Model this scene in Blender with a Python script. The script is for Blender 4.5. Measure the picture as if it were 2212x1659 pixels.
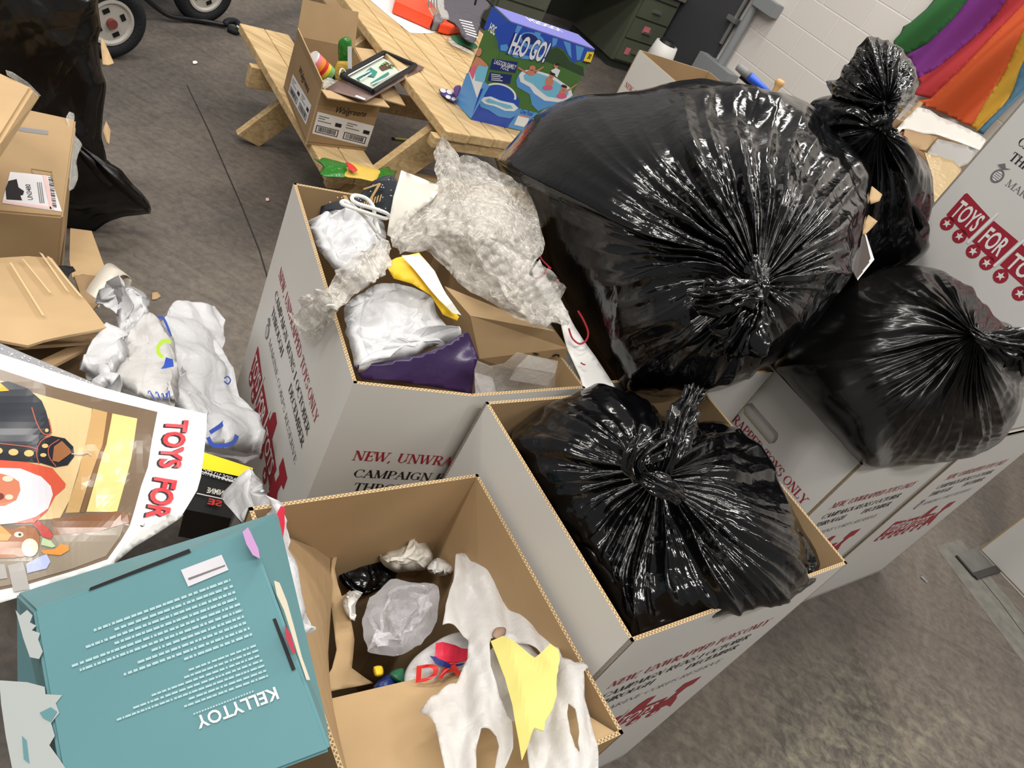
import bpy, bmesh, math, random
import numpy as np
from mathutils import Vector, Matrix, geometry
for _o in list(bpy.data.objects): bpy.data.objects.remove(_o)
SC = bpy.context.scene
COL = SC.collection
PI = math.pi
# ------------------------------------------------------------------ camera
H = 1.65; FPX = 1661.0; PITCH = math.radians(35.6); ROLL = math.radians(30.0)
_f = np.array([0, math.cos(PITCH), -math.sin(PITCH)]); _r = np.array([1., 0, 0]); _u = np.cross(_r, _f)
_r2 = _r*math.cos(ROLL) + _u*math.sin(ROLL); _u2 = -_r*math.sin(ROLL) + _u*math.cos(ROLL)
CAMP = np.array([0, 0, H])
cam_d = bpy.data.cameras.new('camera'); cam = bpy.data.objects.new('camera', cam_d); COL.objects.link(cam)
cam.matrix_world = Matrix(((_r2[0], _u2[0], -_f[0], 0), (_r2[1], _u2[1], -_f[1], 0), (_r2[2], _u2[2], -_f[2], H), (0, 0, 0, 1)))
cam_d.sensor_width = 36; cam_d.lens = 36*FPX/2212; cam_d.clip_start = 0.02; cam_d.clip_end = 60
SC.camera = cam
# ------------------------------------------------------------------ light and exposure
SC.view_settings.view_transform = 'Standard'; SC.view_settings.look = 'None'
SC.view_settings.gamma = 1; SC.view_settings.use_curve_mapping = False
SC.view_settings.exposure = 0.0
W = bpy.data.worlds.new('hall'); SC.world = W; W.use_nodes = True
W.node_tree.nodes['Background'].inputs[0].default_value = (1, 0.97, 0.93, 1)
W.node_tree.nodes['Background'].inputs[1].default_value = 0.3
def ST(s, t, z=0.0): return np.array([.66*s+.75*t, .75*s-.66*t, z])
def tube_light(name, s, t, z, L, Wd, e, rot):
    d = bpy.data.lights.new(name, 'AREA'); d.shape = 'RECTANGLE'; d.size = L; d.size_y = Wd; d.energy = e; d.color = (1, .965, .91)
    o = bpy.data.objects.new(name, d); COL.objects.link(o); o.location = ST(s, t, z); o.rotation_euler = (0, 0, rot)
RT = math.atan2(.75, .66)
for i, (s, t, e) in enumerate([(3.2, -1.2, 46), (0.6, -2.8, 40), (3.4, -4.2, 45), (0.0, 1.0, 62), (3.2, 1.6, 45), (-1.7, -1.0, 62), (4.6, -2.6, 30), (-1.5, -4.0, 40)]):
    tube_light('ceiling_tube', s, t, 4.4, 2.3, .14, e*1.52, RT)
# ------------------------------------------------------------------ tracing helpers: a point of the photo on a plane of the room
def ray(x, y): return _r2*((x-1106)/FPX) - _u2*((y-829.5)/FPX) + _f
def atd(x, y, d): return CAMP + ray(x, y)*d
def at(x, y, z):
    r = ray(x, y); return CAMP + r*((z-H)/r[2])
def on(x, y, P0, n):
    r = ray(x, y); return CAMP + r*(np.dot(np.array(P0)-CAMP, n)/np.dot(r, n))
def zup(P, x, y):
    # height at which the vertical line through P is seen nearest to photo point x,y
    zs = np.linspace(0, 2, 801); q = np.stack([np.full_like(zs, P[0]), np.full_like(zs, P[1]), zs-H], 1)
    d = q@_f; px = 1106+FPX*(q@_r2)/d; py = 829.5-FPX*(q@_u2)/d
    return zs[np.argmin(np.where(d > .05, (px-x)**2+(py-y)**2, 1e12))]
# surfaces: functions of arrays of photo points -> (n,3)
def rays(X, Y): return _r2[None]*((X-1106)/FPX)[:, None] - _u2[None]*((Y-829.5)/FPX)[:, None] + _f[None]
def S_plane(P0, n):
    n = np.array(n, float); c = np.dot(np.array(P0)-CAMP, n)
    def f(X, Y):
        r = rays(np.asarray(X, float), np.asarray(Y, float)); return CAMP[None] + r*(c/(r@n))[:, None]
    return f
def S_z(z): return S_plane((0, 0, z), (0, 0, 1))
def S_d(ctrl):
    # depth surface through control points (x,y,depth): least-squares plane in inverse depth, residuals spread smoothly
    c = np.array(ctrl, float); A = np.stack([c[:, 0]/1e3, c[:, 1]/1e3, np.ones(len(c))], 1)
    k = np.linalg.lstsq(A, 1/c[:, 2], rcond=None)[0] if len(c) > 2 else np.array([0, 0, np.mean(1/c[:, 2])])
    res = 1/c[:, 2] - A@k
    def f(X, Y):
        X = np.asarray(X, float); Y = np.asarray(Y, float)
        v = k[0]*X/1e3 + k[1]*Y/1e3 + k[2]
        w = 1/(((X[:, None]-c[None, :, 0])**2 + (Y[:, None]-c[None, :, 1])**2)/1e4+.02)**1.5
        v = v + (w@res)/w.sum(1)
        return CAMP[None] + rays(X, Y)/v[:, None]
    return f
def S_zc(ctrl): return S_d([(x, y, float(np.dot(at(x, y, z)-CAMP, _f))) for x, y, z in ctrl])
def S_vert(P): n = np.array([-P[0], -P[1], 0.]); return S_plane(P, n/np.linalg.norm(n))
def pj(P):
    q = np.array(P)-CAMP; d = q@_f; return (1106+FPX*(q@_r2)/d, 829.5-FPX*(q@_u2)/d)
# ------------------------------------------------------------------ noise
def vnoise(P, seed):
    P = np.asarray(P, float); i = np.floor(P).astype(np.int64); f = P-i; f = f*f*(3-2*f); out = 0
    for dx in (0, 1):
        for dy in (0, 1):
            for dz in (0, 1):
                h = (i[:, 0]+dx)*374761393 + (i[:, 1]+dy)*668265263 + (i[:, 2]+dz)*2147483647 + seed*974711
                h = (h ^ (h >> 13))*1274126177 & 0x7fffffff; h = (h ^ (h >> 16)) & 0xffff
                w = (f[:, 0] if dx else 1-f[:, 0])*(f[:, 1] if dy else 1-f[:, 1])*(f[:, 2] if dz else 1-f[:, 2])
                out = out + w*(h/65535.0)
    return out*2-1
def crumple(P, seed, freq, n=9, rough=.75, warp=.35):
    rng = np.random.RandomState(seed); Q = P.copy()
    for k in range(3): Q[:, k] = Q[:, k] + warp/freq*vnoise(P*freq*.6+k*17.3, seed+k)
    h = 0; tot = 0
    for i in range(n):
        d = rng.normal(size=3); d /= np.linalg.norm(d); f = freq*(1.0+i*.33); a = rough**i
        m = .5+.5*vnoise(P*freq*.8+31.7*i, seed+50+i)
        v = (Q@d)*f+rng.rand(); h = h + a*m*np.abs(2*(v-np.floor(v))-1)/(1+i*.2); tot += a
    return h/tot
# ------------------------------------------------------------------ object helpers
BASE = {}
def thing(name, label, cat, loc, group=None):
    o = bpy.data.objects.new(name, None); COL.objects.link(o); o.location = Vector([float(v) for v in loc]); BASE[o] = np.array(loc, float)
    o.empty_display_size = .05; o['label'] = label; o['category'] = cat
    if group: o['group'] = group
    return o
def tag(o, label=None, cat=None, group=None, kind=None):
    if label: o['label'] = label
    if cat: o['category'] = cat
    if group: o['group'] = group
    if kind: o['kind'] = kind
    return o
def mk(name, V, F, mat, parent=None, smooth=False, mi=None, uv=None):
    V = np.asarray(V, float)
    if parent is not None:
        base = BASE[parent]
    else:
        base = np.array([V[:, 0].mean(), V[:, 1].mean(), V[:, 2].min()])
    me = bpy.data.meshes.new(name); me.from_pydata((V-base[None]).tolist(), [], [tuple(int(i) for i in f) for f in F])
    for m in (mat if isinstance(mat, (list, tuple)) else [mat]): me.materials.append(m)
    if mi is not None: me.polygons.foreach_set('material_index', list(mi))
    if smooth: me.polygons.foreach_set('use_smooth', [True]*len(me.polygons))
    if uv is not None:
        l = me.uv_layers.new(name='UVMap'); flat = [c for f in uv for p in f for c in p]; l.data.foreach_set('uv', flat)
    me.update()
    o = bpy.data.objects.new(name, me); COL.objects.link(o)
    if parent is not None:
        o.parent = parent
    else:
        o.location = Vector(base.tolist())
    BASE[o] = base
    return o
class MB:
    def __init__(s): s.V = []; s.F = []; s.m = []; s.uv = []
    def add(s, V, F, m=0, uv=None):
        b = len(s.V); s.V += [tuple(v) for v in V]
        for i, f in enumerate(F):
            s.F.append([b+j for j in f]); s.m.append(m if not isinstance(m, (list, tuple)) else m[i])
            s.uv.append(uv[i] if uv else [(0, 0)]*len(f))
    def lathe(s, c, ax, prof, n=40, m=0):
        c = np.array(c, float); ax = np.array(ax, float); ax /= np.linalg.norm(ax); u = np.cross(ax, [0, 0, 1.]); u /= np.linalg.norm(u); v = np.cross(ax, u)
        V = [c+ax*h+(u*math.cos(2*PI*k/n)+v*math.sin(2*PI*k/n))*r for h, r in prof for k in range(n)]
        s.add(V, [(i*n+k, i*n+(k+1) % n, (i+1)*n+(k+1) % n, (i+1)*n+k) for i in range(len(prof)-1) for k in range(n)], m)
    def build(s, name, mat, parent=None, smooth=False): return mk(name, s.V, s.F, mat, parent, smooth, s.m, s.uv)
    # a flat board: outline (and holes) in a frame O,U,V, thickness th along N=UxV (outer face at N=0, inner at -th)
    def slab(s, out, O, U, V, th, mats=(0, 0, 0), holes=()):
        O = np.array(O, float); U = np.array(U, float); V = np.array(V, float); N = np.cross(U, V); N /= np.linalg.norm(N)
        loops = [list(out)]+[list(h) for h in holes]
        tris = geometry.tessellate_polygon([[Vector((p[0], p[1], 0)) for p in l] for l in loops])
        flat = [p for l in loops for p in l]; n = len(flat)
        def P(p, o): return O+U*p[0]+V*p[1]+N*o
        A = [P(p, 0) for p in flat]; B = [P(p, -th) for p in flat]; FA = []; FB = []
        for t in tris:
            a, b, c = t; q = (flat[b][0]-flat[a][0])*(flat[c][1]-flat[a][1])-(flat[b][1]-flat[a][1])*(flat[c][0]-flat[a][0])
            if q < 0: a, c = c, a
            FA.append((a, b, c)); FB.append((c+n, b+n, a+n))
        uvt = lambda t: [(flat[i % n][0], flat[i % n][1]) for i in t]
        s.add(A+B, FA+FB, [mats[0]]*len(FA)+[mats[1]]*len(FB), [uvt(t) for t in FA+FB])
        for l in loops:
            acc = 0
            for i in range(len(l)):
                p, q = l[i], l[(i+1) % len(l)]; L = np.linalg.norm((U*(q[0]-p[0])+V*(q[1]-p[1])))
                s.add([P(p, 0), P(q, 0), P(q, -th), P(p, -th)], [(0, 3, 2, 1)], mats[2], [[(acc, 0), (acc, 1), (acc+L, 1), (acc+L, 0)]]); acc += L
    def hexa(s, c, m=0):
        # eight corners: bottom 0-3, top 4-7
        F = [(3, 2, 1, 0), (4, 5, 6, 7), (0, 1, 5, 4), (1, 2, 6, 5), (2, 3, 7, 6), (3, 0, 4, 7)]
        s.add(c, F, m)
    def beam(s, p, q, w, h, up=(0, 0, 1), m=0):
        p = np.array(p, float); q = np.array(q, float); d = q-p; d /= np.linalg.norm(d); up = np.array(up, float)
        sd = np.cross(d, up); sd /= np.linalg.norm(sd); up = np.cross(sd, d); a = sd*w/2; b = up*h/2
        s.hexa([p-a-b, p+a-b, q+a-b, q-a-b, p-a+b, p+a+b, q+a+b, q-a+b], m)
    def tube(s, pts, r, n=10, m=0, cap=True):
        pts = [np.array(p, float) for p in pts]; R = r if hasattr(r, '__len__') else [r]*len(pts); rings = []; ref = None
        for i, p in enumerate(pts):
            d = pts[min(i+1, len(pts)-1)]-pts[max(i-1, 0)]; d = d/(np.linalg.norm(d)+1e-12)
            if ref is None: ref = np.cross(d, [0, 0, 1.]) if abs(d[2]) < .9 else np.cross(d, [1., 0, 0])
            ref = ref-d*np.dot(ref, d); ref /= np.linalg.norm(ref)+1e-12; b = np.cross(d, ref)
            rings.append([p+R[i]*(ref*math.cos(2*PI*k/n)+b*math.sin(2*PI*k/n)) for k in range(n)])
        V = [v for r_ in rings for v in r_]; F = []
        for i in range(len(pts)-1):
            for k in range(n): F.append((i*n+k, i*n+(k+1) % n, (i+1)*n+(k+1) % n, (i+1)*n+k))
        if cap: F += [tuple(range(n))[::-1], tuple((len(pts)-1)*n+k for k in range(n))]
        s.add(V, F, m)
def spline(pts, n, closed=True):
    P = np.array(pts, float); m = len(P)
    idx = lambda i: P[i % m] if closed else P[min(max(i, 0), m-1)]
    out = []; segs = m if closed else m-1
    for i in range(segs):
        p0, p1, p2, p3 = idx(i-1), idx(i), idx(i+1), idx(i+2)
        for k in range(12):
            t = k/12; out.append(.5*((2*p1)+(-p0+p2)*t+(2*p0-5*p1+4*p2-p3)*t*t+(-p0+3*p1-3*p2+p3)*t**3))
    if not closed: out.append(P[-1])
    out = np.array(out)
    if n is None: return out
    Q = np.vstack([out, out[:1]]) if closed else out
    L = np.concatenate([[0], np.cumsum(np.linalg.norm(np.diff(Q, axis=0), axis=1))])
    t = np.linspace(0, L[-1], n+1)[:-1] if closed else np.linspace(0, L[-1], n)
    return np.stack([np.interp(t, L, Q[:, k]) for k in range(Q.shape[1])], 1)
def gridnormals(P):
    # P (nr,nt,3), periodic in t
    dr = np.gradient(P, axis=0); dt = (np.roll(P, -1, 1)-np.roll(P, 1, 1)); N = np.cross(dt, dr)
    return N/(np.linalg.norm(N, axis=2, keepdims=True)+1e-9)
def fix_out(o, c=None):
    pass
def pillow(name, out, surf, tf, tb, mat, parent=None, flat=False, ctr=None, nr=60, nt=200, pw=2.2, crm=(0, 8), crm2=None, pleat=None, pull=0, seed=1, sharp=False, bumps=(), rcur=1.0, lump=0, tdir=None, wgt=None):
    """A soft closed body with a traced silhouette: front side swells tf metres towards the viewer's side, back side tb metres away."""
    B = np.array(out, float) if False else (spline(out, nt) if not sharp else resample(out, nt))
    c = np.array(ctr, float) if ctr is not None else B.mean(0)
    r = (np.linspace(0, 1, nr)**rcur); r[0] = .004
    X = c[0]+r[:, None]*(B[None, :, 0]-c[0]); Y = c[1]+r[:, None]*(B[None, :, 1]-c[1])
    th = np.broadcast_to(np.arange(nt)*2*PI/nt, X.shape); rr = np.broadcast_to(r[:, None], X.shape)
    base = surf(X.ravel(), Y.ravel()).reshape(nr, nt, 3); toc = CAMP-base; toc /= np.linalg.norm(toc, axis=2, keepdims=True)
    if tdir is not None: toc = np.broadcast_to(np.array(tdir, float)/np.linalg.norm(tdir), base.shape)
    prof = np.sqrt(np.clip(1-rr**pw, 0, 1)); edge = np.clip((1-rr)*30+.35, 0, 1)
    def side(sgn, T, sd):
        h = T*prof
        for (bx, by, br, ba) in bumps: h = h + ba*np.exp(-((X-bx)**2+(Y-by)**2)/(2*br*br))*edge*(1 if sgn > 0 else 0)
        if pull and sgn > 0: h = h + pull*np.exp(-rr/.05)
        P = base+toc*(sgn*h)[..., None]
        d = np.zeros_like(rr)
        if lump: d = d + lump*vnoise(P.reshape(-1, 3)*6, sd+5).reshape(nr, nt)
        if pleat is not None and sgn > 0:
            A, r0, ks = pleat
            wob = vnoise(np.stack([rr.ravel()*3, np.cos(th).ravel()*1.5, np.sin(th).ravel()*1.5], 1), sd).reshape(nr, nt)
            for j, k in enumerate(ks):
                e = (rr/r0)*np.exp(1-rr/r0); am = .5+.5*vnoise(np.stack([np.cos(th).ravel()*2.1+j*9, np.sin(th).ravel()*2.1, rr.ravel()*1.2], 1), sd+j).reshape(nr, nt)
                d = d + A*e*am*(1-np.abs(np.sin(k*th/2+wob*1.2+j)))/(1+j*.5)
        if crm[0]:
            d = d + crm[0]*(crumple(P.reshape(-1, 3), sd, crm[1]).reshape(nr, nt)-.4)
        if crm2 is not None:
            d = d + crm2[0]*(crumple(P.reshape(-1, 3), sd+9, crm2[1]).reshape(nr, nt)-.4)
        if wgt is not None: d = d*wgt(X, Y)
        N = gridnormals(P); s_ = np.sign((N*toc*sgn).sum(2, keepdims=True)); s_[s_ == 0] = 1
        return P+N*s_*(d*edge)[..., None]
    A = side(1, tf, seed); kb = max(3, nr//3); ib = np.linspace(0, nr-1, kb).astype(int)
    Bk = side(-1, tb, seed+100)[ib]
    V = [A[0].mean(0)]; idx = np.zeros((nr, nt), int)
    V = np.vstack([A[0].mean(0)[None], A[1:].reshape(-1, 3), Bk[0].mean(0)[None], Bk[1:-1].reshape(-1, 3)])
    def ia(i, j): return 1+(i-1)*nt+(j % nt)
    ob = 1+(nr-1)*nt
    def ibk(i, j): return ob+1+(i-1)*nt+(j % nt) if i < kb-1 else ia(nr-1, j)
    F = []
    for j in range(nt):
        F.append((0, ia(1, j), ia(1, j+1))); F.append((ob, ibk(1, j+1), ibk(1, j)))
    for i in range(1, nr-1):
        for j in range(nt): F.append((ia(i, j), ia(i+1, j), ia(i+1, j+1), ia(i, j+1)))
    for i in range(1, kb-1):
        for j in range(nt): F.append((ibk(i, j+1), ibk(i+1, j+1), ibk(i+1, j), ibk(i, j)))
    o = mk(name, V, F, mat, parent, not flat)
    bm = bmesh.new(); bm.from_mesh(o.data); bmesh.ops.recalc_face_normals(bm, faces=bm.faces); bm.to_mesh(o.data); bm.free()
    return o
def resample(out, n):
    P = np.array(out, float); Q = np.vstack([P, P[:1]]); L = np.concatenate([[0], np.cumsum(np.linalg.norm(np.diff(Q, axis=0), axis=1))])
    t = np.linspace(0, L[-1], n+1)[:-1]; return np.stack([np.interp(t, L, Q[:, k]) for k in (0, 1)], 1)
def inside(pts, poly):
    x, y = pts[:, 0], pts[:, 1]; r = np.zeros(len(pts), bool); P = np.array(poly); n = len(P)
    for i in range(n):
        a, b = P[i], P[(i+1) % n]
        if a[1] == b[1]: continue
        c = ((a[1] > y) != (b[1] > y)) & (x < (b[0]-a[0])*(y-a[1])/(b[1]-a[1])+a[0]); r ^= c
    return r
def tri2d(out, h, holes=()):
    """Triangulate a 2-D polygon (with holes) on a regular grid of pitch h."""
    loops = []; pts = []; edges = []
    for l in [out]+list(holes):
        P = np.array(l, float); q = []
        for i in range(len(P)):
            a, b = P[i], P[(i+1) % len(P)]; k = max(1, int(np.linalg.norm(b-a)/h))
            q += [a+(b-a)*t/k for t in range(k)]
        s = len(pts); pts += q; edges += [(s+i, s+(i+1) % len(q)) for i in range(len(q))]
    bp = np.array(pts); lo = bp.min(0); hi = bp.max(0)
    gx, gy = np.meshgrid(np.arange(lo[0]+h/2, hi[0], h), np.arange(lo[1]+h/2, hi[1], h)); g = np.stack([gx.ravel(), gy.ravel()], 1)
    if len(g):
        g = g[inside(g, out)]
        for ho in holes: g = g[~inside(g, ho)]
        if len(g):
            dmin = np.min(np.linalg.norm(g[:, None]-bp[None], axis=2), axis=1) if len(g)*len(bp) < 6e6 else np.full(len(g), 9e9)
            g = g[dmin > h*.45]
    allp = np.vstack([bp, g]) if len(g) else bp
    sc = 1.0/max(hi-lo)
    res = geometry.delaunay_2d_cdt([Vector(((p-lo)*sc).tolist()) for p in allp], edges, [], 0, 1e-7)
    V = np.array([tuple(v) for v in res[0]])/sc+lo; F = np.array([f for f in res[2]], int)
    c = V[F].mean(1); k = inside(c, out)
    for ho in holes: k &= ~inside(c, ho)
    F = F[k]; a, b, cc = V[F[:, 0]], V[F[:, 1]], V[F[:, 2]]
    ar = (b[:, 0]-a[:, 0])*(cc[:, 1]-a[:, 1])-(b[:, 1]-a[:, 1])*(cc[:, 0]-a[:, 0]); F[ar < 0] = F[ar < 0][:, ::-1]
    return V, F
def trinormals(P, F):
    n = np.cross(P[F[:, 1]]-P[F[:, 0]], P[F[:, 2]]-P[F[:, 0]]); N = np.zeros_like(P)
    for k in range(3): np.add.at(N, F[:, k], n)
    return N/(np.linalg.norm(N, axis=1, keepdims=True)+1e-12)
def sheet(name, out, surf, th, mat, parent=None, h=12, holes=(), crm=(0, 8), crm2=None, seed=1, smooth=True, disp=None):
    """A thin sheet (film, paper, cloth, card) cut to a traced outline on a surface of the room."""
    V, F = tri2d(out, h, holes); P = surf(V[:, 0], V[:, 1]); N = trinormals(P, F); s = np.sign((N*(CAMP-P)).sum(1, keepdims=True)); s[s == 0] = 1
    N = N*(1 if s.mean() > 0 else -1); flip = s.mean() < 0
    d = np.zeros(len(P))
    if crm[0]: d = d+crm[0]*(crumple(P, seed, crm[1])-.4)
    if crm2 is not None: d = d+crm2[0]*(crumple(P, seed+7, crm2[1])-.4)
    if disp is not None: d = d+disp(V)
    P = P+N*d[:, None]; N2 = trinormals(P, F)*(-1 if flip else 1)
    n = len(P); Q = np.vstack([P, P-N2*th]); Ff = F if not flip else F[:, ::-1]
    e = {}
    for f in Ff:
        for k in range(3):
            a, b = int(f[k]), int(f[(k+1) % 3]); e[(a, b)] = 1
    rim = [(a, b) for (a, b) in e if (b, a) not in e]
    faces = [tuple(f) for f in Ff]+[tuple(f[::-1]+n) for f in Ff]+[(b, a, a+n, b+n) for a, b in rim]
    return mk(name, Q, faces, mat, parent, smooth)
BATCH = {}
def batch(kind, V, F, mat, parent):
    BATCH.setdefault((parent, kind), []).append((V, F, mat))
def flush():
    for (parent, kind), L in BATCH.items():
        V = []; F = []; mi = []; ms = []
        for v, f, m in L:
            if m not in ms: ms.append(m)
            b = len(V); V += [tuple(p) for p in v]; F += [tuple(int(i)+b for i in q) for q in f]; mi += [ms.index(m)]*len(f)
        mk(kind, V, F, ms, parent, False, mi)
    BATCH.clear()
def prints(name, polys, surf, mat, parent, off=.0006, h=30):
    """Ink printed on a surface: polygons traced on it, lifted a fraction of a millimetre."""
    V = []; F = []
    for p in polys:
        a, f = tri2d(p, h); P = surf(a[:, 0], a[:, 1]); N = trinormals(P, f); s = np.sign((N*(CAMP-P)).sum(1).mean() or 1)
        P = P+N*s*off; b = len(V); V += P.tolist(); F += [tuple((q if s > 0 else q[::-1])+b) for q in f]
    batch('printed_artwork', V, F, mat, parent)
class Frame:
    def __init__(s, O, U, V):
        s.O = np.array(O, float); s.U = np.array(U, float); s.V = np.array(V, float); n = np.cross(s.U, s.V); s.N = n/np.linalg.norm(n)
    def p(s, u, v, o=0): return s.O+s.U*u+s.V*v+s.N*o
def ink(name, items, fr, mat, parent, off=.0008):
    """Flat ink in a frame: items are (verts2d, faces) or plain polygons."""
    V = []; F = []
    for it in items:
        if isinstance(it, tuple): v, f = it
        else:
            v = it; t = geometry.tessellate_polygon([[Vector((p[0], p[1], 0)) for p in it]]); f = []
            for a, b, c in t:
                q = (v[b][0]-v[a][0])*(v[c][1]-v[a][1])-(v[b][1]-v[a][1])*(v[c][0]-v[a][0]); f.append((a, b, c) if q > 0 else (c, b, a))
        b = len(V); V += [fr.p(p[0], p[1], off) for p in v]; F += [tuple(i+b for i in q) for q in f]
    batch('printed_lettering', V, F, mat, parent)
def ell(cx, cy, rx, ry=None, n=20, a0=0, a1=2*PI, rot=0):
    ry = rx if ry is None else ry; out = []
    for k in range(n):
        a = a0+(a1-a0)*k/(n if abs(a1-a0-2*PI) < 1e-6 else n-1); x, y = rx*math.cos(a), ry*math.sin(a)
        out.append((cx+x*math.cos(rot)-y*math.sin(rot), cy+x*math.sin(rot)+y*math.cos(rot)))
    return out
def rect(x0, y0, x1, y1): return [(x0, y0), (x1, y0), (x1, y1), (x0, y1)]
def star(cx, cy, r, rot=PI/2): return [(cx+(r if k % 2 == 0 else r*.42)*math.cos(rot+k*PI/5), cy+(r if k % 2 == 0 else r*.42)*math.sin(rot+k*PI/5)) for k in range(10)]
def xf(item, sx=1, sy=1, dx=0, dy=0, shear=0, rot=0):
    def t(p):
        x, y = p[0]*sx+p[1]*sy*shear, p[1]*sy; return (dx+x*math.cos(rot)-y*math.sin(rot), dy+x*math.sin(rot)+y*math.cos(rot))
    return ([t(p) for p in item[0]], item[1]) if isinstance(item, tuple) else [t(p) for p in item]
# ------------------------------------------------------------------ lettering
_tc = {}
def sans(s, size=1, bold=0.0, width=None, align='L', shear=0):
    """Sans lettering as flat triangles; baseline at y=0, cap height about .73*size."""
    k = (s, bold)
    if k not in _tc:
        c = bpy.data.curves.new('lettering', 'FONT'); c.body = s; c.offset = bold; c.fill_mode = 'FRONT'; c.resolution_u = 3
        o = bpy.data.objects.new('lettering', c); COL.objects.link(o); dg = bpy.context.evaluated_depsgraph_get(); dg.update()
        m = o.evaluated_get(dg).to_mesh(); V = [(v.co.x, v.co.y) for v in m.vertices]; F = [tuple(p.vertices) for p in m.polygons]
        o.evaluated_get(dg).to_mesh_clear(); bpy.data.objects.remove(o); bpy.data.curves.remove(c); _tc[k] = (V, F)
    V, F = _tc[k]
    if not V: return ([], [])
    x0 = min(v[0] for v in V); x1 = max(v[0] for v in V); sx = size if width is None else width/(x1-x0)
    w = (x1-x0)*sx; d = {'L': 0, 'C': -w/2, 'R': -w}[align]
    F2 = []
    for f in F:
        a = sum(V[f[i]][0]*V[f[(i+1) % len(f)]][1]-V[f[(i+1) % len(f)]][0]*V[f[i]][1] for i in range(len(f))); F2.append(f if a > 0 else f[::-1])
    return ([((v[0]-x0)*sx+d+v[1]*size*shear, v[1]*size) for v in V], F2)
T_, t_ = .17, .065
_L = lambda x1, y1, x2, y2, t: ('L', x1, y1, x2, y2, t)
_A = lambda cx, cy, rx, ry, a0, a1: ('A', cx, cy, rx, ry, a0, a1)
_S = lambda x, y, w=.3: ('S', x, y, w)
GL = {
 'A': (.8, [_L(.1, 0, .4, 1, t_), _L(.36, 1, .7, 0, T_), _L(.2, .35, .56, .35, t_), _S(.1, 0), _S(.7, 0)]),
 'B': (.74, [_L(.18, 0, .18, 1, T_), _L(.05, 1, .38, 1, t_), _L(.05, 0, .4, 0, t_), _L(.18, .52, .4, .52, t_), _A(.38, .76, .2, .24, -90, 90), _A(.4, .26, .25, .26, -90, 90)]),
 'C': (.78, [_A(.44, .5, .34, .5, 38, 322), _L(.7, .68, .7, 1, t_)]),
 'D': (.84, [_L(.18, 0, .18, 1, T_), _L(.05, 1, .4, 1, t_), _L(.05, 0, .4, 0, t_), _A(.38, .5, .36, .5, -90, 90)]),
 'E': (.7, [_L(.18, 0, .18, 1, T_), _L(.05, 1, .62, 1, t_), _L(.05, 0, .64, 0, t_), _L(.18, .52, .5, .52, t_), _L(.62, 1, .62, .76, t_), _L(.64, 0, .64, .26, t_), _L(.5, .4, .5, .64, t_)]),
 'F': (.66, [_L(.18, 0, .18, 1, T_), _L(.05, 1, .6, 1, t_), _S(.18, 0), _L(.18, .52, .48, .52, t_), _L(.6, 1, .6, .76, t_)]),
 'G': (.86, [_A(.44, .5, .34, .5, 38, 322), _L(.7, .7, .7, 1, t_), _L(.7, .04, .7, .42, T_), _S(.68, .42)]),
 'H': (.9, [_L(.18, 0, .18, 1, T_), _L(.72, 0, .72, 1, T_), _L(.18, .52, .72, .52, t_), _S(.18, 0), _S(.18, 1), _S(.72, 0), _S(.72, 1)]),
 'I': (.4, [_L(.2, 0, .2, 1, T_), _S(.2, 0), _S(.2, 1)]),
 'L': (.68, [_L(.18, 0, .18, 1, T_), _S(.18, 1), _L(.05, 0, .62, 0, t_), _L(.62, 0, .62, .28, t_)]),
 'M': (1.05, [_L(.16, 0, .16, 1, t_), _L(.88, 0, .88, 1, T_), _L(.18, 1, .5, 0, T_), _L(.5, 0, .86, 1, t_), _S(.14, 0), _S(.88, 0), _S(.12, 1, .2), _S(.9, 1, .26)]),
 'N': (.9, [_L(.16, 0, .16, 1, t_), _L(.74, 0, .74, 1, t_), _L(.18, 1, .72, 0, T_), _S(.16, 0), _S(.12, 1, .2), _S(.74, 1)]),
 'O': (.86, [_A(.43, .5, .35, .5, 0, 360)]),
 'P': (.7, [_L(.18, 0, .18, 1, T_), _S(.18, 0), _L(.05, 1, .4, 1, t_), _L(.18, .46, .4, .46, t_), _A(.38, .73, .24, .27, -90, 90)]),
 'R': (.82, [_L(.18, 0, .18, 1, T_), _S(.18, 0), _L(.05, 1, .4, 1, t_), _L(.18, .48, .4, .48, t_), _A(.38, .74, .23, .26, -90, 90), _L(.38, .48, .68, 0, T_), _S(.72, 0, .2)]),
 'S': (.66, [_A(.34, .74, .22, .26, 20, 250), _A(.32, .26, .25, .26, -160, 80), _L(.54, .72, .54, 1, t_), _L(.09, 0, .09, .28, t_)]),
 'T': (.76, [_L(.38, 0, .38, 1, T_), _S(.38, 0), _L(.04, 1, .72, 1, t_), _L(.04, 1, .04, .74, t_), _L(.72, 1, .72, .74, t_)]),
 'U': (.88, [_L(.18, .32, .18, 1, T_), _L(.72, .32, .72, 1, t_), _A(.45, .33, .27, .33, 180, 360), _S(.18, 1), _S(.72, 1)]),
 'V': (.82, [_L(.1, 1, .42, 0, T_), _L(.42, 0, .72, 1, t_), _S(.1, 1), _S(.72, 1)]),
 'W': (1.15, [_L(.08, 1, .33, 0, T_), _L(.33, 0, .58, 1, t_), _L(.52, 1, .78, 0, T_), _L(.78, 0, 1.05, 1, t_), _S(.08, 1), _S(.54, 1), _S(1.05, 1)]),
 'Y': (.8, [_L(.1, 1, .4, .45, T_), _L(.4, .45, .7, 1, t_), _L(.4, 0, .4, .46, T_), _S(.4, 0), _S(.1, 1), _S(.7, 1)]),
 '1': (.5, [_L(.25, 0, .25, 1, T_), _S(.25, 0), _L(.08, .84, .25, .98, t_)]),
 ',': (.3, [_L(.16, .08, .08, -.18, .12)]), ' ': (.38, [])}
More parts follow.
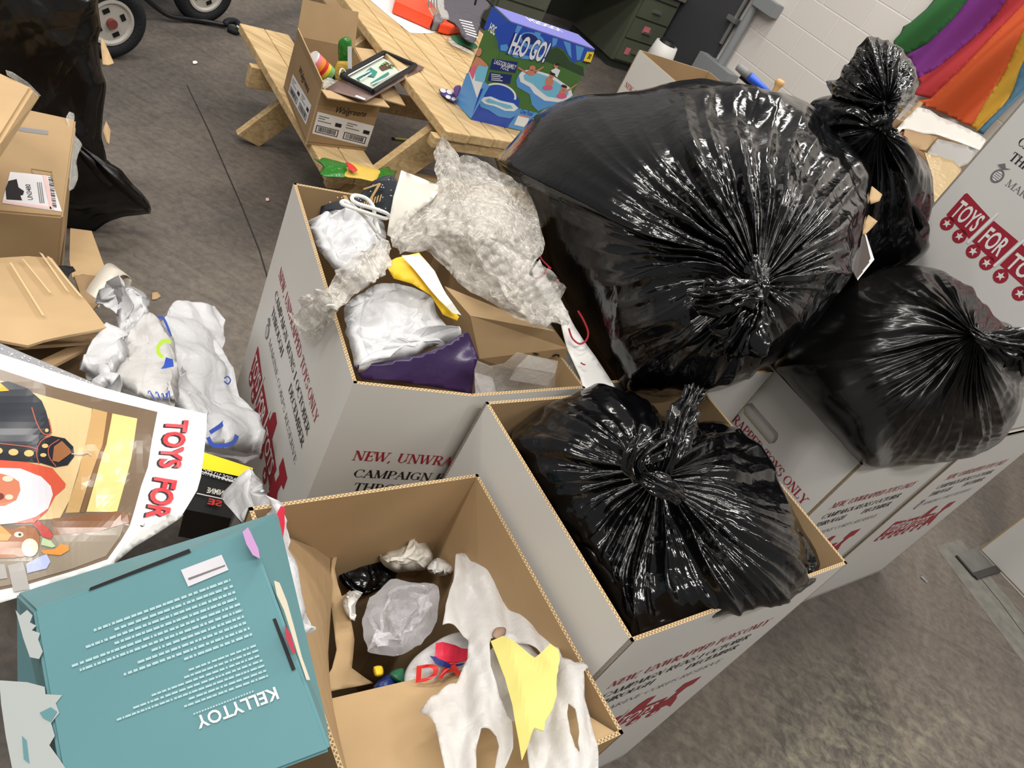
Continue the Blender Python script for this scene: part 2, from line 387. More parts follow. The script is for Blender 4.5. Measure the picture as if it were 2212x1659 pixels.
def serif(s, width, height, align='L', fat=1.0):
    """Bold roman lettering as flat quads, scaled to a width and cap height."""
    V = []; F = []; x = 0
    def quad(p, q, t):
        dx, dy = q[0]-p[0], q[1]-p[1]; L = math.hypot(dx, dy) or 1; nx, ny = -dy/L*t/2, dx/L*t/2; b = len(V)
        V.extend([(p[0]+nx, p[1]+ny), (p[0]-nx, p[1]-ny), (q[0]-nx, q[1]-ny), (q[0]+nx, q[1]+ny)]); F.append((b, b+1, b+2, b+3))
    for ch in s:
        w, st = GL[ch]
        for g in st:
            if g[0] == 'L': quad((x+g[1], g[2]), (x+g[3], g[4]), g[5]*fat)
            elif g[0] == 'S': quad((x+g[1]-g[3]/2, g[2]), (x+g[1]+g[3]/2, g[2]), t_*fat)
            else:
                _, cx, cy, rx, ry, a0, a1 = g; n = max(6, int(abs(a1-a0)/18)); b = len(V)
                for k in range(n+1):
                    a = math.radians(a0+(a1-a0)*k/n); tt = (t_+(T_-t_)*abs(math.cos(a)))*fat/2
                    for sg in (1, -1): V.append((x+cx+(rx+sg*tt*abs(math.cos(a)))*math.cos(a) if True else 0, cy+(ry+sg*t_*fat/2*1.0)*math.sin(a)))
                for k in range(n): F.append((b+2*k, b+2*k+1, b+2*k+3, b+2*k+2) if a1 < a0 else (b+2*k+1, b+2*k, b+2*k+2, b+2*k+3))
        x += w
    sx = width/x; d = {'L': 0, 'C': -width/2, 'R': -width}[align]
    F2 = []
    for f in F:
        a = sum(V[f[i]][0]*V[f[(i+1) % 4]][1]-V[f[(i+1) % 4]][0]*V[f[i]][1] for i in range(4)); F2.append(f if a > 0 else f[::-1])
    return ([(v[0]*sx+d, v[1]*height) for v in V], F2)
# ------------------------------------------------------------------ materials
def lin(c):
    f = lambda v: v/12.92 if v <= .04045 else ((v+.055)/1.055)**2.4
    return tuple(f(x/255.0) for x in c)+(1,)
def mat(name, rgb, rough=.6, spec=.4, metal=0, **kw):
    m = bpy.data.materials.new(name); m.use_nodes = True; n = m.node_tree.nodes; l = m.node_tree.links; b = n['Principled BSDF']
    b.inputs['Base Color'].default_value = lin(rgb); b.inputs['Roughness'].default_value = rough; b.inputs['Specular IOR Level'].default_value = spec; b.inputs['Metallic'].default_value = metal
    tc = n.new('ShaderNodeTexCoord')
    if kw.get('var'):
        a, sc = kw['var']; nz = n.new('ShaderNodeTexNoise'); nz.inputs['Scale'].default_value = sc; nz.inputs['Detail'].default_value = 5; l.new(tc.outputs['Object'], nz.inputs['Vector'])
        mx = n.new('ShaderNodeMixRGB'); mx.blend_type = 'MULTIPLY'; mx.inputs[0].default_value = 1; mx.inputs[1].default_value = lin(rgb)
        rp = n.new('ShaderNodeMapRange'); rp.inputs[1].default_value = .3; rp.inputs[2].default_value = .7; rp.inputs[3].default_value = 1-a; rp.inputs[4].default_value = 1+a*.4
        l.new(nz.outputs[0], rp.inputs[0]); l.new(rp.outputs[0], mx.inputs[2]); l.new(mx.outputs[0], b.inputs['Base Color'])
    if kw.get('bump'):
        st, sc = kw['bump'][:2]; nz = n.new('ShaderNodeTexNoise'); nz.inputs['Scale'].default_value = sc; nz.inputs['Detail'].default_value = 4; nz.inputs['Distortion'].default_value = kw['bump'][2] if len(kw['bump']) > 2 else 0
        l.new(tc.outputs['Object'], nz.inputs['Vector']); bp = n.new('ShaderNodeBump'); bp.inputs['Strength'].default_value = st; bp.inputs['Distance'].default_value = .01; l.new(nz.outputs[0], bp.inputs['Height']); l.new(bp.outputs[0], b.inputs['Normal'])
    if kw.get('vor'):
        st, sc = kw['vor']; vo = n.new('ShaderNodeTexVoronoi'); vo.inputs['Scale'].default_value = sc; l.new(tc.outputs['Object'], vo.inputs['Vector']); bp = n.new('ShaderNodeBump'); bp.inputs['Strength'].default_value = st; bp.inputs['Distance'].default_value = .02; bp.invert = True; l.new(vo.outputs['Distance'], bp.inputs['Height']); l.new(bp.outputs[0], b.inputs['Normal'])
    if kw.get('coat'): b.inputs['Coat Weight'].default_value = kw['coat']; b.inputs['Coat Roughness'].default_value = .12
    if kw.get('sss'):
        tr = n.new('ShaderNodeBsdfTranslucent'); tr.inputs[0].default_value = lin(rgb); ms = n.new('ShaderNodeMixShader'); ms.inputs[0].default_value = kw['sss']
        l.new(b.outputs[0], ms.inputs[1]); l.new(tr.outputs[0], ms.inputs[2]); l.new(ms.outputs[0], n['Material Output'].inputs[0])
    if kw.get('clear'):
        # film: mostly see-through, milky where it is seen edge-on
        tr = n.new('ShaderNodeBsdfTransparent'); tr.inputs[0].default_value = (1, 1, 1, 1); ms = n.new('ShaderNodeMixShader'); lw = n.new('ShaderNodeLayerWeight'); lw.inputs[0].default_value = .35
        mp = n.new('ShaderNodeMapRange'); mp.inputs[3].default_value = kw['clear'][0]; mp.inputs[4].default_value = kw['clear'][1]; l.new(lw.outputs['Facing'], mp.inputs[0]); l.new(mp.outputs[0], ms.inputs[0])
        l.new(tr.outputs[0], ms.inputs[1]); l.new(b.outputs[0], ms.inputs[2]); l.new(ms.outputs[0], n['Material Output'].inputs[0])
    return m
M = {}
M['white_card'] = mat('white_card', (206, 204, 200), .55, .35, var=(.05, 3))
M['kraft'] = mat('kraft', (166, 139, 104), .75, .25, var=(.1, 6))
M['kraft_dark'] = mat('kraft_dark', (150, 124, 92), .78, .2, var=(.12, 5))
M['kraft_light'] = mat('kraft_light', (186, 157, 118), .7, .25, var=(.1, 7))
M['black_ink'] = mat('black_ink', (28, 26, 28), .6); M['red_ink'] = mat('red_ink', (152, 34, 50), .55); M['grey_ink'] = mat('grey_ink', (110, 108, 108), .6)
M['white_ink'] = mat('white_ink', (226, 224, 222), .55); M['label_white'] = mat('label_white', (214, 212, 214), .45)
M['pink_ink'] = mat('pink_ink', (222, 186, 184), .5)
M['bag'] = mat('black_film', (6, 6, 8), .13, .5, bump=(.12, 26, 1.5))
M['bag_matte'] = mat('black_film_matte', (11, 10, 10), .26, .45, bump=(.12, 20, 1.2))
M['bag_tight'] = mat('black_film_tight', (14, 13, 13), .22, .5, bump=(.06, 14, 1.0))
M['wbag'] = mat('white_film', (226, 226, 228), .28, .5, sss=.3, bump=(.25, 40, 1))
M['wbag_thin'] = mat('white_film_thin', (220, 218, 216), .3, .5, sss=.35, bump=(.2, 60, 1), clear=(.5, .92))
M['film'] = mat('clear_film', (226, 224, 218), .08, .8, bump=(.5, 90, 1), clear=(.1, .6))
M['film_bubble'] = mat('bubble_film', (240, 235, 226), .08, 1.0, vor=(.75, 60), clear=(.16, .62))
M['film_grey'] = mat('clear_bag', (236, 236, 242), .06, 1.0, bump=(.3, 40, 1), clear=(.2, .6))
M['paper'] = mat('paper', (226, 222, 212), .7, .25); M['paper_white'] = mat('paper_white', (228, 227, 224), .5, .4)
M['yellow_paper'] = mat('yellow_paper', (216, 206, 122), .6, .3); M['yellow'] = mat('yellow_ink', (240, 196, 40), .5)
M['purple'] = mat('purple_film', (52, 34, 74), .3, .5, bump=(.2, 20)); M['teal'] = mat('teal_card', (96, 140, 146), .55, .3, var=(.06, 5)); M['teal_light'] = mat('teal_card_light', (118, 172, 172), .55, .3)
M['black'] = mat('black_plastic', (22, 22, 24), .4); M['rubber'] = mat('rubber', (30, 32, 36), .7, .3, bump=(.3, 90)); M['rim_white'] = mat('rim_white', (176, 172, 164), .45)
M['orange'] = mat('orange_plastic', (250, 84, 48), .4, .5); M['grey_plastic'] = mat('grey_plastic', (128, 126, 130), .45); M['lgrey'] = mat('light_plastic', (206, 204, 200), .4)
M['green'] = mat('green_film', (40, 112, 36), .2, .6, bump=(.3, 60, 1)); M['green_dark'] = mat('green_dark', (28, 92, 62), .4)
M['steel'] = mat('galvanised', (150, 152, 152), .35, .5, .7); M['grey_paint'] = mat('grey_paint', (134, 138, 140), .5); M['desk'] = mat('desk_green', (84, 88, 74), .5, .4, var=(.08, 4)); M['desk_dark'] = mat('desk_dark', (52, 55, 50), .6)
M['desk_top'] = mat('desk_top', (112, 108, 100), .45); M['chrome'] = mat('chrome', (200, 200, 196), .25, .5, .9); M['blue'] = mat('blue_plastic', (40, 92, 214), .4, .5)
M['wood_bat'] = mat('bat_wood', (206, 164, 112), .45, .4); M['navy'] = mat('navy', (20, 24, 52), .5)
def m_wood():
    m = mat('pine', (218, 184, 128), .6, .3); n = m.node_tree.nodes; l = m.node_tree.links; b = n['Principled BSDF']
    tc = n.new('ShaderNodeTexCoord'); mp = n.new('ShaderNodeMapping'); mp.inputs['Rotation'].default_value = (0, 0, math.atan2(.66, -.75)*-1); mp.inputs['Scale'].default_value = (2.0, 26, 26)
    nz = n.new('ShaderNodeTexNoise'); nz.inputs['Scale'].default_value = 1.6; nz.inputs['Detail'].default_value = 6; nz.inputs['Distortion'].default_value = 1.2
    n2 = n.new('ShaderNodeTexNoise'); n2.inputs['Scale'].default_value = 5; n2.inputs['Detail'].default_value = 3
    cr = n.new('ShaderNodeValToRGB'); cr.color_ramp.elements[0].position = .3; cr.color_ramp.elements[0].color = lin((178, 146, 98)); cr.color_ramp.elements[1].position = .68; cr.color_ramp.elements[1].color = lin((212, 186, 142))
    mx = n.new('ShaderNodeMixRGB'); mx.blend_type = 'MULTIPLY'; mx.inputs[0].default_value = .35
    l.new(tc.outputs['Object'], mp.inputs[0]); l.new(mp.outputs[0], nz.inputs['Vector']); l.new(tc.outputs['Object'], n2.inputs['Vector']); l.new(nz.outputs[0], cr.inputs[0]); l.new(cr.outputs[0], mx.inputs[1]); l.new(n2.outputs[0], mx.inputs[2])
    mr = n.new('ShaderNodeMapRange'); mr.inputs[3].default_value = .55; mr.inputs[4].default_value = 1.25; l.new(n2.outputs[0], mr.inputs[0]); l.new(mr.outputs[0], mx.inputs[2]); l.new(mx.outputs[0], b.inputs['Base Color'])
    return m
M['pine'] = m_wood(); M['pine_end'] = mat('pine_end', (196, 160, 106), .7, .2, var=(.15, 30))
def m_flute(name, light, dark):
    # cut edge of corrugated board: wavy flute between two liners
    m = mat(name, light, .75, .2); n = m.node_tree.nodes; l = m.node_tree.links; b = n['Principled BSDF']
    uv = n.new('ShaderNodeUVMap'); sp = n.new('ShaderNodeSeparateXYZ'); l.new(uv.outputs[0], sp.inputs[0])
    def mt(op, a, c=None):
        k = n.new('ShaderNodeMath'); k.operation = op
        for i, v in enumerate((a, c)):
            if v is None: continue
            if hasattr(v, 'links'): l.new(v, k.inputs[i])
            else: k.inputs[i].default_value = v
        return k.outputs[0]
    s = mt('SINE', mt('MULTIPLY', sp.outputs[0], 2*PI/.0068)); w = mt('ADD', mt('MULTIPLY', s, .36), .5)
    dist = mt('ABSOLUTE', mt('SUBTRACT', sp.outputs[1], w)); line = mt('LESS_THAN', dist, .22); ed = mt('GREATER_THAN', mt('ABSOLUTE', mt('SUBTRACT', sp.outputs[1], .5)), .4)
    f = mt('MAXIMUM', line, ed); mx = n.new('ShaderNodeMixRGB'); mx.inputs[1].default_value = lin(dark); mx.inputs[2].default_value = lin(light); l.new(f, mx.inputs[0]); l.new(mx.outputs[0], b.inputs['Base Color'])
    return m
M['flute'] = m_flute('board_edge', (196, 172, 134), (126, 100, 68))
def m_floor():
    m = mat('stained_concrete', (96, 88, 80), .5, .35); n = m.node_tree.nodes; l = m.node_tree.links; b = n['Principled BSDF']; tc = n.new('ShaderNodeTexCoord')
    def nz(sc, det, dist=0, mp=None):
        k = n.new('ShaderNodeTexNoise'); k.inputs['Scale'].default_value = sc; k.inputs['Detail'].default_value = det; k.inputs['Roughness'].default_value = .65; k.inputs['Distortion'].default_value = dist
        if mp: l.new(mp, k.inputs['Vector'])
        else: l.new(tc.outputs['Object'], k.inputs['Vector'])
        return k.outputs[0]
    def ramp(x, stops):
        c = n.new('ShaderNodeValToRGB'); l.new(x, c.inputs[0]); e = c.color_ramp.elements
        e[0].position, e[0].color = stops[0][0], lin(stops[0][1]); e[1].position, e[1].color = stops[-1][0], lin(stops[-1][1])
        for p, col in stops[1:-1]: k = e.new(p); k.color = lin(col)
        return c.outputs[0]
    def mix(f, a, c, mode='MIX'):
        k = n.new('ShaderNodeMixRGB'); k.blend_type = mode
        for i, v in ((0, f), (1, a), (2, c)):
            if hasattr(v, 'links'): l.new(v, k.inputs[i])
            else: k.inputs[i].default_value = v
        return k.outputs[0]
    mpn = n.new('ShaderNodeMapping'); mpn.inputs['Rotation'].default_value = (0, 0, .2); mpn.inputs['Scale'].default_value = (1, .35, 1); l.new(tc.outputs['Object'], mpn.inputs[0])
    big = nz(1.7, 8, .5, mpn.outputs[0]); base = ramp(big, [(.3, (74, 71, 68)), (.45, (95, 89, 84)), (.55, (108, 100, 93)), (.72, (124, 116, 106))])
    # worn pale patch near the viewer
    g = n.new('ShaderNodeTexGradient'); g.gradient_type = 'SPHERICAL'; mg = n.new('ShaderNodeMapping'); mg.vector_type = 'TEXTURE'; P = ST(1.85, .12); mg.inputs['Location'].default_value = (P[0]-1.0, P[1]-4.5, 0); mg.inputs['Rotation'].default_value = (0, 0, .85); mg.inputs['Scale'].default_value = (1.2, .5, 1); l.new(tc.outputs['Object'], mg.inputs[0]); l.new(mg.outputs[0], g.inputs[0])
    sp = nz(22, 10, .6); mm = n.new('ShaderNodeMath'); mm.operation = 'MULTIPLY'; l.new(g.outputs[1], mm.inputs[0]); l.new(ramp(sp, [(.4, (0, 0, 0)), (.64, (255, 255, 255))]), mm.inputs[1])
    mm2 = n.new('ShaderNodeMath'); mm2.operation = 'MULTIPLY'; mm2.use_clamp = True; l.new(mm.outputs[0], mm2.inputs[0]); mm2.inputs[1].default_value = 1.15
    c = mix(mm2.outputs[0], base, lin((156, 150, 132)))
    c = mix(.55, c, ramp(nz(38, 9, .3), [(.3, (150, 148, 146)), (.62, (255, 252, 248))]), 'MULTIPLY')
    mp2 = n.new('ShaderNodeMapping'); mp2.inputs['Rotation'].default_value = (0, 0, -.75); mp2.inputs['Scale'].default_value = (1.2, 14, 1); l.new(tc.outputs['Object'], mp2.inputs[0])
    c = mix(.2, c, ramp(nz(1.5, 7, 1.2, mp2.outputs[0]), [(.36, (130, 126, 124)), (.5, (255, 255, 255))]), 'MULTIPLY')
    l.new(c, b.inputs['Base Color']); rr = n.new('ShaderNodeMapRange'); rr.inputs[3].default_value = .38; rr.inputs[4].default_value = .7; l.new(sp, rr.inputs[0]); l.new(rr.outputs[0], b.inputs['Roughness'])
    bp = n.new('ShaderNodeBump'); bp.inputs['Strength'].default_value = .15; bp.inputs['Distance'].default_value = .01; l.new(sp, bp.inputs['Height']); l.new(bp.outputs[0], b.inputs['Normal'])
    return m
def m_block():
    m = mat('painted_block', (216, 210, 204), .55, .35); n = m.node_tree.nodes; l = m.node_tree.links; b = n['Principled BSDF']; uv = n.new('ShaderNodeUVMap')
    bk = n.new('ShaderNodeTexBrick'); bk.inputs['Scale'].default_value = 1; bk.inputs['Brick Width'].default_value = .406; bk.inputs['Row Height'].default_value = .203; bk.inputs['Mortar Size'].default_value = .006; bk.inputs['Mortar Smooth'].default_value = .5
    bk.inputs['Color1'].default_value = lin((218, 212, 206)); bk.inputs['Color2'].default_value = lin((214, 208, 202)); bk.inputs['Mortar'].default_value = lin((226, 222, 216)); bk.offset = .5
    l.new(uv.outputs[0], bk.inputs['Vector']); l.new(bk.outputs[0], b.inputs['Base Color'])
    bp = n.new('ShaderNodeBump'); bp.invert = True; bp.inputs['Strength'].default_value = .5; bp.inputs['Distance'].default_value = .006; l.new(bk.outputs['Fac'], bp.inputs['Height']); l.new(bp.outputs[0], b.inputs['Normal'])
    return m
M['floor'] = m_floor(); M['block'] = m_block()
# ------------------------------------------------------------------ the setting
fl = mk('floor', [(-7, -3, 0), (9, -3, 0), (9, 12, 0), (-7, 12, 0)], [(0, 1, 2, 3)], M['floor']); tag(fl, kind='structure')
WS = 5.5; wdir = np.array([.75, -.66, 0])
a, b_ = ST(WS, -7.5), ST(WS, 4.5)
ww = mk('wall_back', [a, b_, b_+[0, 0, 4.6], a+[0, 0, 4.6]], [(0, 1, 2, 3)], M['block'], uv=[[(0, -.025), (12, -.025), (12, 4.575), (0, 4.575)]]); tag(ww, kind='structure')
# saw-cut joints in the slab
M['joint'] = mat('joint', (44, 42, 40), .9)
def joint(name, pts, w):
    P = [at(x, y, .0008) for x, y in pts]; V = []; F = []
    for i, p in enumerate(P):
        d = P[min(i+1, len(P)-1)]-P[max(i-1, 0)]; nn = np.array([-d[1], d[0], 0]); nn /= np.linalg.norm(nn); V += [p+nn*w/2, p-nn*w/2]
        if i: F.append((2*i-2, 2*i-1, 2*i+1, 2*i))
    o = mk(name, V, F, M['joint']); tag(o, kind='structure')
joint('trim_1', [(404, 184), (450, 280), (520, 440), (560, 540), (590, 640)], .006)
joint('trim_2', [(2119, 1250), (2160, 1300), (2212, 1370), (2280, 1470)], .006)
# pale patched strip and steel cover plate at the right
M['patch'] = mat('patch_concrete', (112, 110, 104), .75, .2, var=(.25, 20))
Pq = [at(*p, .0006) for p in ((2020, 1180), (2075, 1165), (2330, 1480), (2240, 1470))]
tag(mk('trim_3', Pq, [(0, 1, 2, 3)], M['patch']), kind='structure')
cp = thing('floor_cover_plate', 'flat dark grey steel cover plate set in the floor at the right edge', 'plate', at(2180, 1200, 0))
mb = MB(); q = [at(*p, .003) for p in ((2066, 1200), (2105, 1245), (2400, 1150), (2330, 1090))]; mb.hexa([p-[0, 0, .003] for p in q]+q); mb.build('plate', mat('cover_steel', (104, 104, 100), .5, .4, .2, var=(.2, 12)), cp)
mb = MB(); mb.beam(at(2066, 1200, .006), at(2105, 1245, .006), .012, .006); mb.beam(at(2105, 1245, .006), at(2400, 1150, .006), .03, .007); mb.build('frame_edge', mat('cover_edge', (52, 50, 48), .8, bump=(.8, 60)), cp)
# ------------------------------------------------------------------ cartons of the toy drive
RED, BLK, WHT = M['red_ink'], M['black_ink'], M['white_ink']
def drive_print(parent, O, U, Vv, which='all', w=.43, emblem=True):
    """Campaign lettering and toy train logo centred under O (top middle of a panel), U along, Vv up."""
    fr = Frame(O, U, Vv)
    ink('red_lettering', [xf(serif('NEW, UNWRAPPED TOYS ONLY', w, .024), dx=-w/2, dy=-.182)], fr, RED, parent)
    it = [xf(serif('CAMPAIGN RUNS 1 OCTOBER', w*.93, .021), dx=-w*.465, dy=-.228), xf(serif('THROUGH', w*.33, .021), dx=-w*.44, dy=-.266), xf(serif('DECEMBER', w*.36, .021), dx=w*.1, dy=-.266)]
    ink('black_lettering', it, fr, BLK, parent)
    g = [xf(serif('MARINE CORPS RESERVE', w*.8, .017, fat=.7), dx=-w*.35, dy=-.318)]
    ex, ey = -w*.42, -.312
    g += [ell(ex, ey, .016, .018, 18), ] ; ink('grey_lettering', g, fr, M['grey_ink'], parent)
    ink('emblem', [ell(ex, ey, .011, .013, 14)]+[[(ex-.018, ey+.02), (ex-.004, ey+.017), (ex+.014, ey+.03), (ex+.004, ey+.026), (ex-.006, ey+.031)]], fr, M['white_card'] if False else M['label_white'], parent, .0012)
    ink('emblem_lines', [rect(ex-.009, ey-.008+.005*k, ex+.009, ey-.0065+.005*k) for k in range(4)]+[[(ex-.02, ey+.022), (ex-.003, ey+.018), (ex+.016, ey+.031), (ex+.003, ey+.026), (ex-.007, ey+.034)]], fr, M['grey_ink'], parent, .0016)
    x0, y0 = -w*.5, -.47
    cars = [[(0, .012), (.092, 0), (.096, .07), (.004, .085), (.0, .08)], [(.103, .0), (.188, -.008), (.192, .066), (.108, .07)], [(.2, -.004), (.33, -.012), (.335, .05), (.26, .058), (.257, .105), (.232, .11), (.218, .094), (.214, .064), (.203, .066)],
            [(.33, -.018), (.385, -.02), (.42, -.05), (.4, .0), (.378, .03), (.382, .06), (.4, .066), (.398, .1), (.345, .1), (.343, .066), (.357, .06), (.352, .03), (.335, .03)]]
    wheels = [(.018, -.004), (.068, -.01), (.124, -.018), (.172, -.02), (.222, -.024), (.288, -.028), (.352, -.034)]
    ink('train_logo', [[(x0+p[0], y0+p[1]) for p in c] for c in cars]+[ell(x0+wx, y0+wy, .019, .019, 14) for wx, wy in wheels], fr, RED, parent)
    lt = [xf(sans('TOYS', .068, .02, width=.08), dx=x0+.007, dy=y0+.018), xf(sans('FOR', .068, .02, width=.066), dx=x0+.115, dy=y0+.008), xf(sans('TOTS', .06, .02, width=.105), dx=x0+.21, dy=y0+.002)]
    ink('logo_lettering', lt+[star(x0+wx, y0+wy, .012) for wx, wy in wheels]+[[(x0+.094, y0-.01), (x0+.1, y0-.012), (x0+.106, y0+.09), (x0+.1, y0+.09)], [(x0+.188, y0-.015), (x0+.195, y0-.016), (x0+.204, y0+.085), (x0+.198, y0+.085)]], fr, WHT, parent, .0014)
def carton(name, label, corners, zt, zb=0, th=.006, outer='white_card', inner='kraft', holes={}, group=None, closed=False, flaps=()):
    """Open carton from its rim corners (counter-clockwise seen from above); walls are corrugated boards."""
    C = [np.array([c[0], c[1], 0.]) for c in corners]; n = len(C); ctr = sum(C)/n
    r = thing(name, label, 'box', (ctr[0], ctr[1], zb), group); mb = MB(); faces = []
    for i in range(n):
        p, q = C[i], C[(i+1) % n]; d = q-p; L = np.linalg.norm(d); d /= L; O = p+[0, 0, zb]
        ho = [[(L/2+x, zt-zb-.13+y) for x, y in hh] for hh in holes.get(i, [])]
        mb.slab(rect(0, 0, L, zt-zb), O, d, [0, 0, 1], th, (0, 1, 2), ho); faces.append((np.array([*((p+q)/2)[:2], zt]), d, L))
    mb.slab([(c[0]-ctr[0], c[1]-ctr[1]) for c in C], (ctr[0], ctr[1], zb+.012), (1, 0, 0), (0, 1, 0), th, (1, 1, 1))
    if closed: mb.slab([(c[0]-ctr[0], c[1]-ctr[1]) for c in C], (ctr[0], ctr[1], zt), (1, 0, 0), (0, 1, 0), th, (0, 1, 2))
    mb.build('body', [M[outer], M[inner], M['flute']], r)
    return r, faces
UP = np.array([0, 0, 1.])
slot = [[(-.06, -.002), (-.052, -.014), (.052, -.014), (.06, -.002), (.06, .012), (.052, .024), (-.052, .024), (-.06, .012)]]
STC = lambda s, t: ST(s, t)
# order: near-left corner, near-right, far-right, far-left, seen from above counter-clockwise
boxB, fB = carton('toy_drive_carton', 'open white printed carton in front, filled by a knotted black bag', [STC(.77, -.71), STC(.77, -.245), STC(1.345, -.245), STC(1.345, -.71)], .84, holes={})
drive_print(boxB, fB[1][0], fB[1][1], UP)
A4 = [at(634, 395, .84), at(764, 828, .84), at(1022, 856, .84), at(1265, 838, .84), ST(1.0, -1.30, .84)]
boxA, fA = carton('toy_drive_carton', 'open white printed carton heaped with bubble wrap and white bags', A4, .84, holes={})
boxC, fC = carton('toy_drive_carton', 'open white printed carton with oval hand hole, under the bulging right-hand bag', [STC(1.66, -.92), STC(1.66, -.438), STC(2.255, -.438), STC(2.255, -.92)], .84, holes={0: slot})
boxG, fG = carton('toy_drive_carton', 'white printed carton almost hidden beneath the largest black bag', [STC(1.04, -1.27), STC(1.04, -.735), STC(1.65, -.735), STC(1.65, -1.27)], .84)
boxE, fE = carton('toy_drive_carton', 'closed white printed carton under the upright stacked carton at right', [STC(2.262, -.915), STC(2.262, -.43), STC(2.885, -.43), STC(2.885, -.915)], .84, closed=True)
tower, fT = carton('toy_drive_carton', 'white printed carton standing on another, red train logo by the coloured flag', [STC(2.262, -.97), STC(2.262, -.44), STC(2.875, -.44), STC(2.875, -.97)], 1.69, .842, closed=True)
boxF, fF = carton('toy_drive_carton', 'white carton at the right edge beside the steel floor plate', [STC(3.655, -.36), STC(3.66, .12), STC(4.25, .12), STC(4.25, -.36)], .84, closed=True)
boxD, fD = carton('shipping_carton', 'open brown carton in the foreground holding crumpled paper and plastic bags', [STC(.36, -.63), STC(.36, -.16), STC(.756, -.16), STC(.756, -.63)], .745, outer='kraft', inner='kraft')
for f in (fA[0], fC[0], fC[1], fG[1], fE[1], fT[0], fF[0], fF[1]):
    pass
drive_print(boxA, fA[0][0], fA[0][1], UP); drive_print(boxC, fC[1][0], fC[1][1], UP); drive_print(boxC, fC[0][0], fC[0][1], UP); drive_print(boxG, fG[1][0], fG[1][1], UP)
mb = MB(); hp = fC[0][0]; mb.slab(rect(-.075, -.15, .075, -.09), hp-np.cross(fC[0][1], UP)*.012, fC[0][1], UP, .003); mb.build('hand_hole_flap', [M['white_card']], boxC)
drive_print(boxE, fE[1][0], fE[1][1], UP); drive_print(tower, fT[0][0], fT[0][1], UP); drive_print(boxF, fF[1][0], fF[1][1], UP)
# near panel of the heaped carton carries its own print, cut by the hand hole
p0, p1 = A4[1], A4[2]; d = (p1-p0)/np.linalg.norm(p1-p0); drive_print(boxA, p0+d*.265, d, UP)
# ------------------------------------------------------------------ black bags
def tuft(name, pts, radii, mat_, parent, n=72, rows=26, pl=.3, seed=3, crm=.004):
    """Gathered film: a pleated tube along a path, for knots and tied tops."""
    P = spline(pts, rows, False); R = np.interp(np.linspace(0, 1, rows), np.linspace(0, 1, len(radii)), radii); V = []; ref = None; rng = np.random.RandomState(seed); ph = rng.rand(6)*6
    for i in range(rows):
        d = P[min(i+1, rows-1)]-P[max(i-1, 0)]; d /= np.linalg.norm(d)
        if ref is None: ref = np.cross(d, [.3, .2, 1.]);
        ref = ref-d*np.dot(ref, d); ref /= np.linalg.norm(ref); b = np.cross(d, ref)
        for k in range(n):
            a = 2*PI*k/n; w = 1+pl*(abs(math.sin(4*a+ph[0]+i*.12))-.5)+pl*.6*(abs(math.sin(7*a+ph[1]-i*.09))-.5)+pl*.3*math.sin(13*a+ph[2]); V.append(P[i]+(ref*math.cos(a)+b*math.sin(a))*R[i]*w)
    V = np.array(V); D = V-np.repeat(P, n, 0); V = V + D*(1.5*(crumple(V, seed, 15)-.42)+.7*(crumple(V, seed+3, 38)-.42))[:, None]
    F = [(i*n+k, i*n+(k+1) % n, (i+1)*n+(k+1) % n, (i+1)*n+k) for i in range(rows-1) for k in range(n)]+[tuple(range(n))[::-1], tuple((rows-1)*n+k for k in range(n))]
    return mk(name, V, F, mat_, parent, True)
def bagloc(surf, x, y): return surf(np.array([x]), np.array([y]))[0]
# the largest bag, heaped on the hidden carton
sB = S_d([(1480, 520, 1.82), (1420, 855, 1.62), (1080, 340, 1.95), (1510, 168, 2.0), (1870, 420, 1.75), (1185, 560, 1.85), (1720, 740, 1.6)])
big = thing('garbage_bag', 'largest black bag, bulging between the bubble wrap and the upright bag', 'garbage bag', bagloc(sB, 1420, 850))
outB = [(1072, 350), (1085, 328), (1112, 298), (1150, 255), (1200, 224), (1262, 205), (1330, 201), (1400, 190), (1455, 176), (1515, 168), (1575, 176), (1640, 188), (1700, 204), (1745, 226), (1792, 268), (1826, 305), (1862, 345), (1884, 378), (1880, 430), (1868, 485), (1850, 560), (1836, 602), (1800, 650), (1762, 702), (1715, 748), (1660, 792), (1600, 828), (1520, 852), (1440, 860), (1385, 856), (1345, 842), (1318, 800), (1288, 758), (1250, 700), (1216, 640), (1186, 565), (1172, 500), (1140, 425), (1100, 385)]
calm = lambda X, Y: .18+.82/(1+np.exp(-((X-1395)+.25*(Y-500))/28))
pillow('film_body', outB, sB, .34, .22, M['bag'], big, ctr=(1640, 612), nr=170, nt=560, pw=2.6, crm=(.03, 7), crm2=(.014, 17), pleat=(.034, .3, (16, 27, 43)), pull=.05, seed=11, rcur=1.15, lump=.03, wgt=calm, bumps=[(1330, 400, 150, .1), (1560, 330, 120, .06), (1480, 720, 90, .05)])
kc = atd(1640, 612, 1.22)
tuft('knot', [atd(1630, 580, 1.27), atd(1642, 612, 1.22), atd(1640, 640, 1.22), atd(1628, 668, 1.25)], [.03, .022, .024, .03], M['bag'], big, seed=5)
tuft('tied_end', [atd(1640, 612, 1.22), atd(1610, 628, 1.2), atd(1570, 640, 1.2), atd(1530, 645, 1.22), atd(1515, 630, 1.24)], [.016, .03, .04, .045, .02], M['bag'], big, seed=6, pl=.6)
tuft('tied_end', [atd(1640, 640, 1.23), atd(1615, 690, 1.22), atd(1590, 730, 1.23), atd(1570, 750, 1.26)], [.016, .035, .05, .03], M['bag'], big, seed=8, pl=.7)
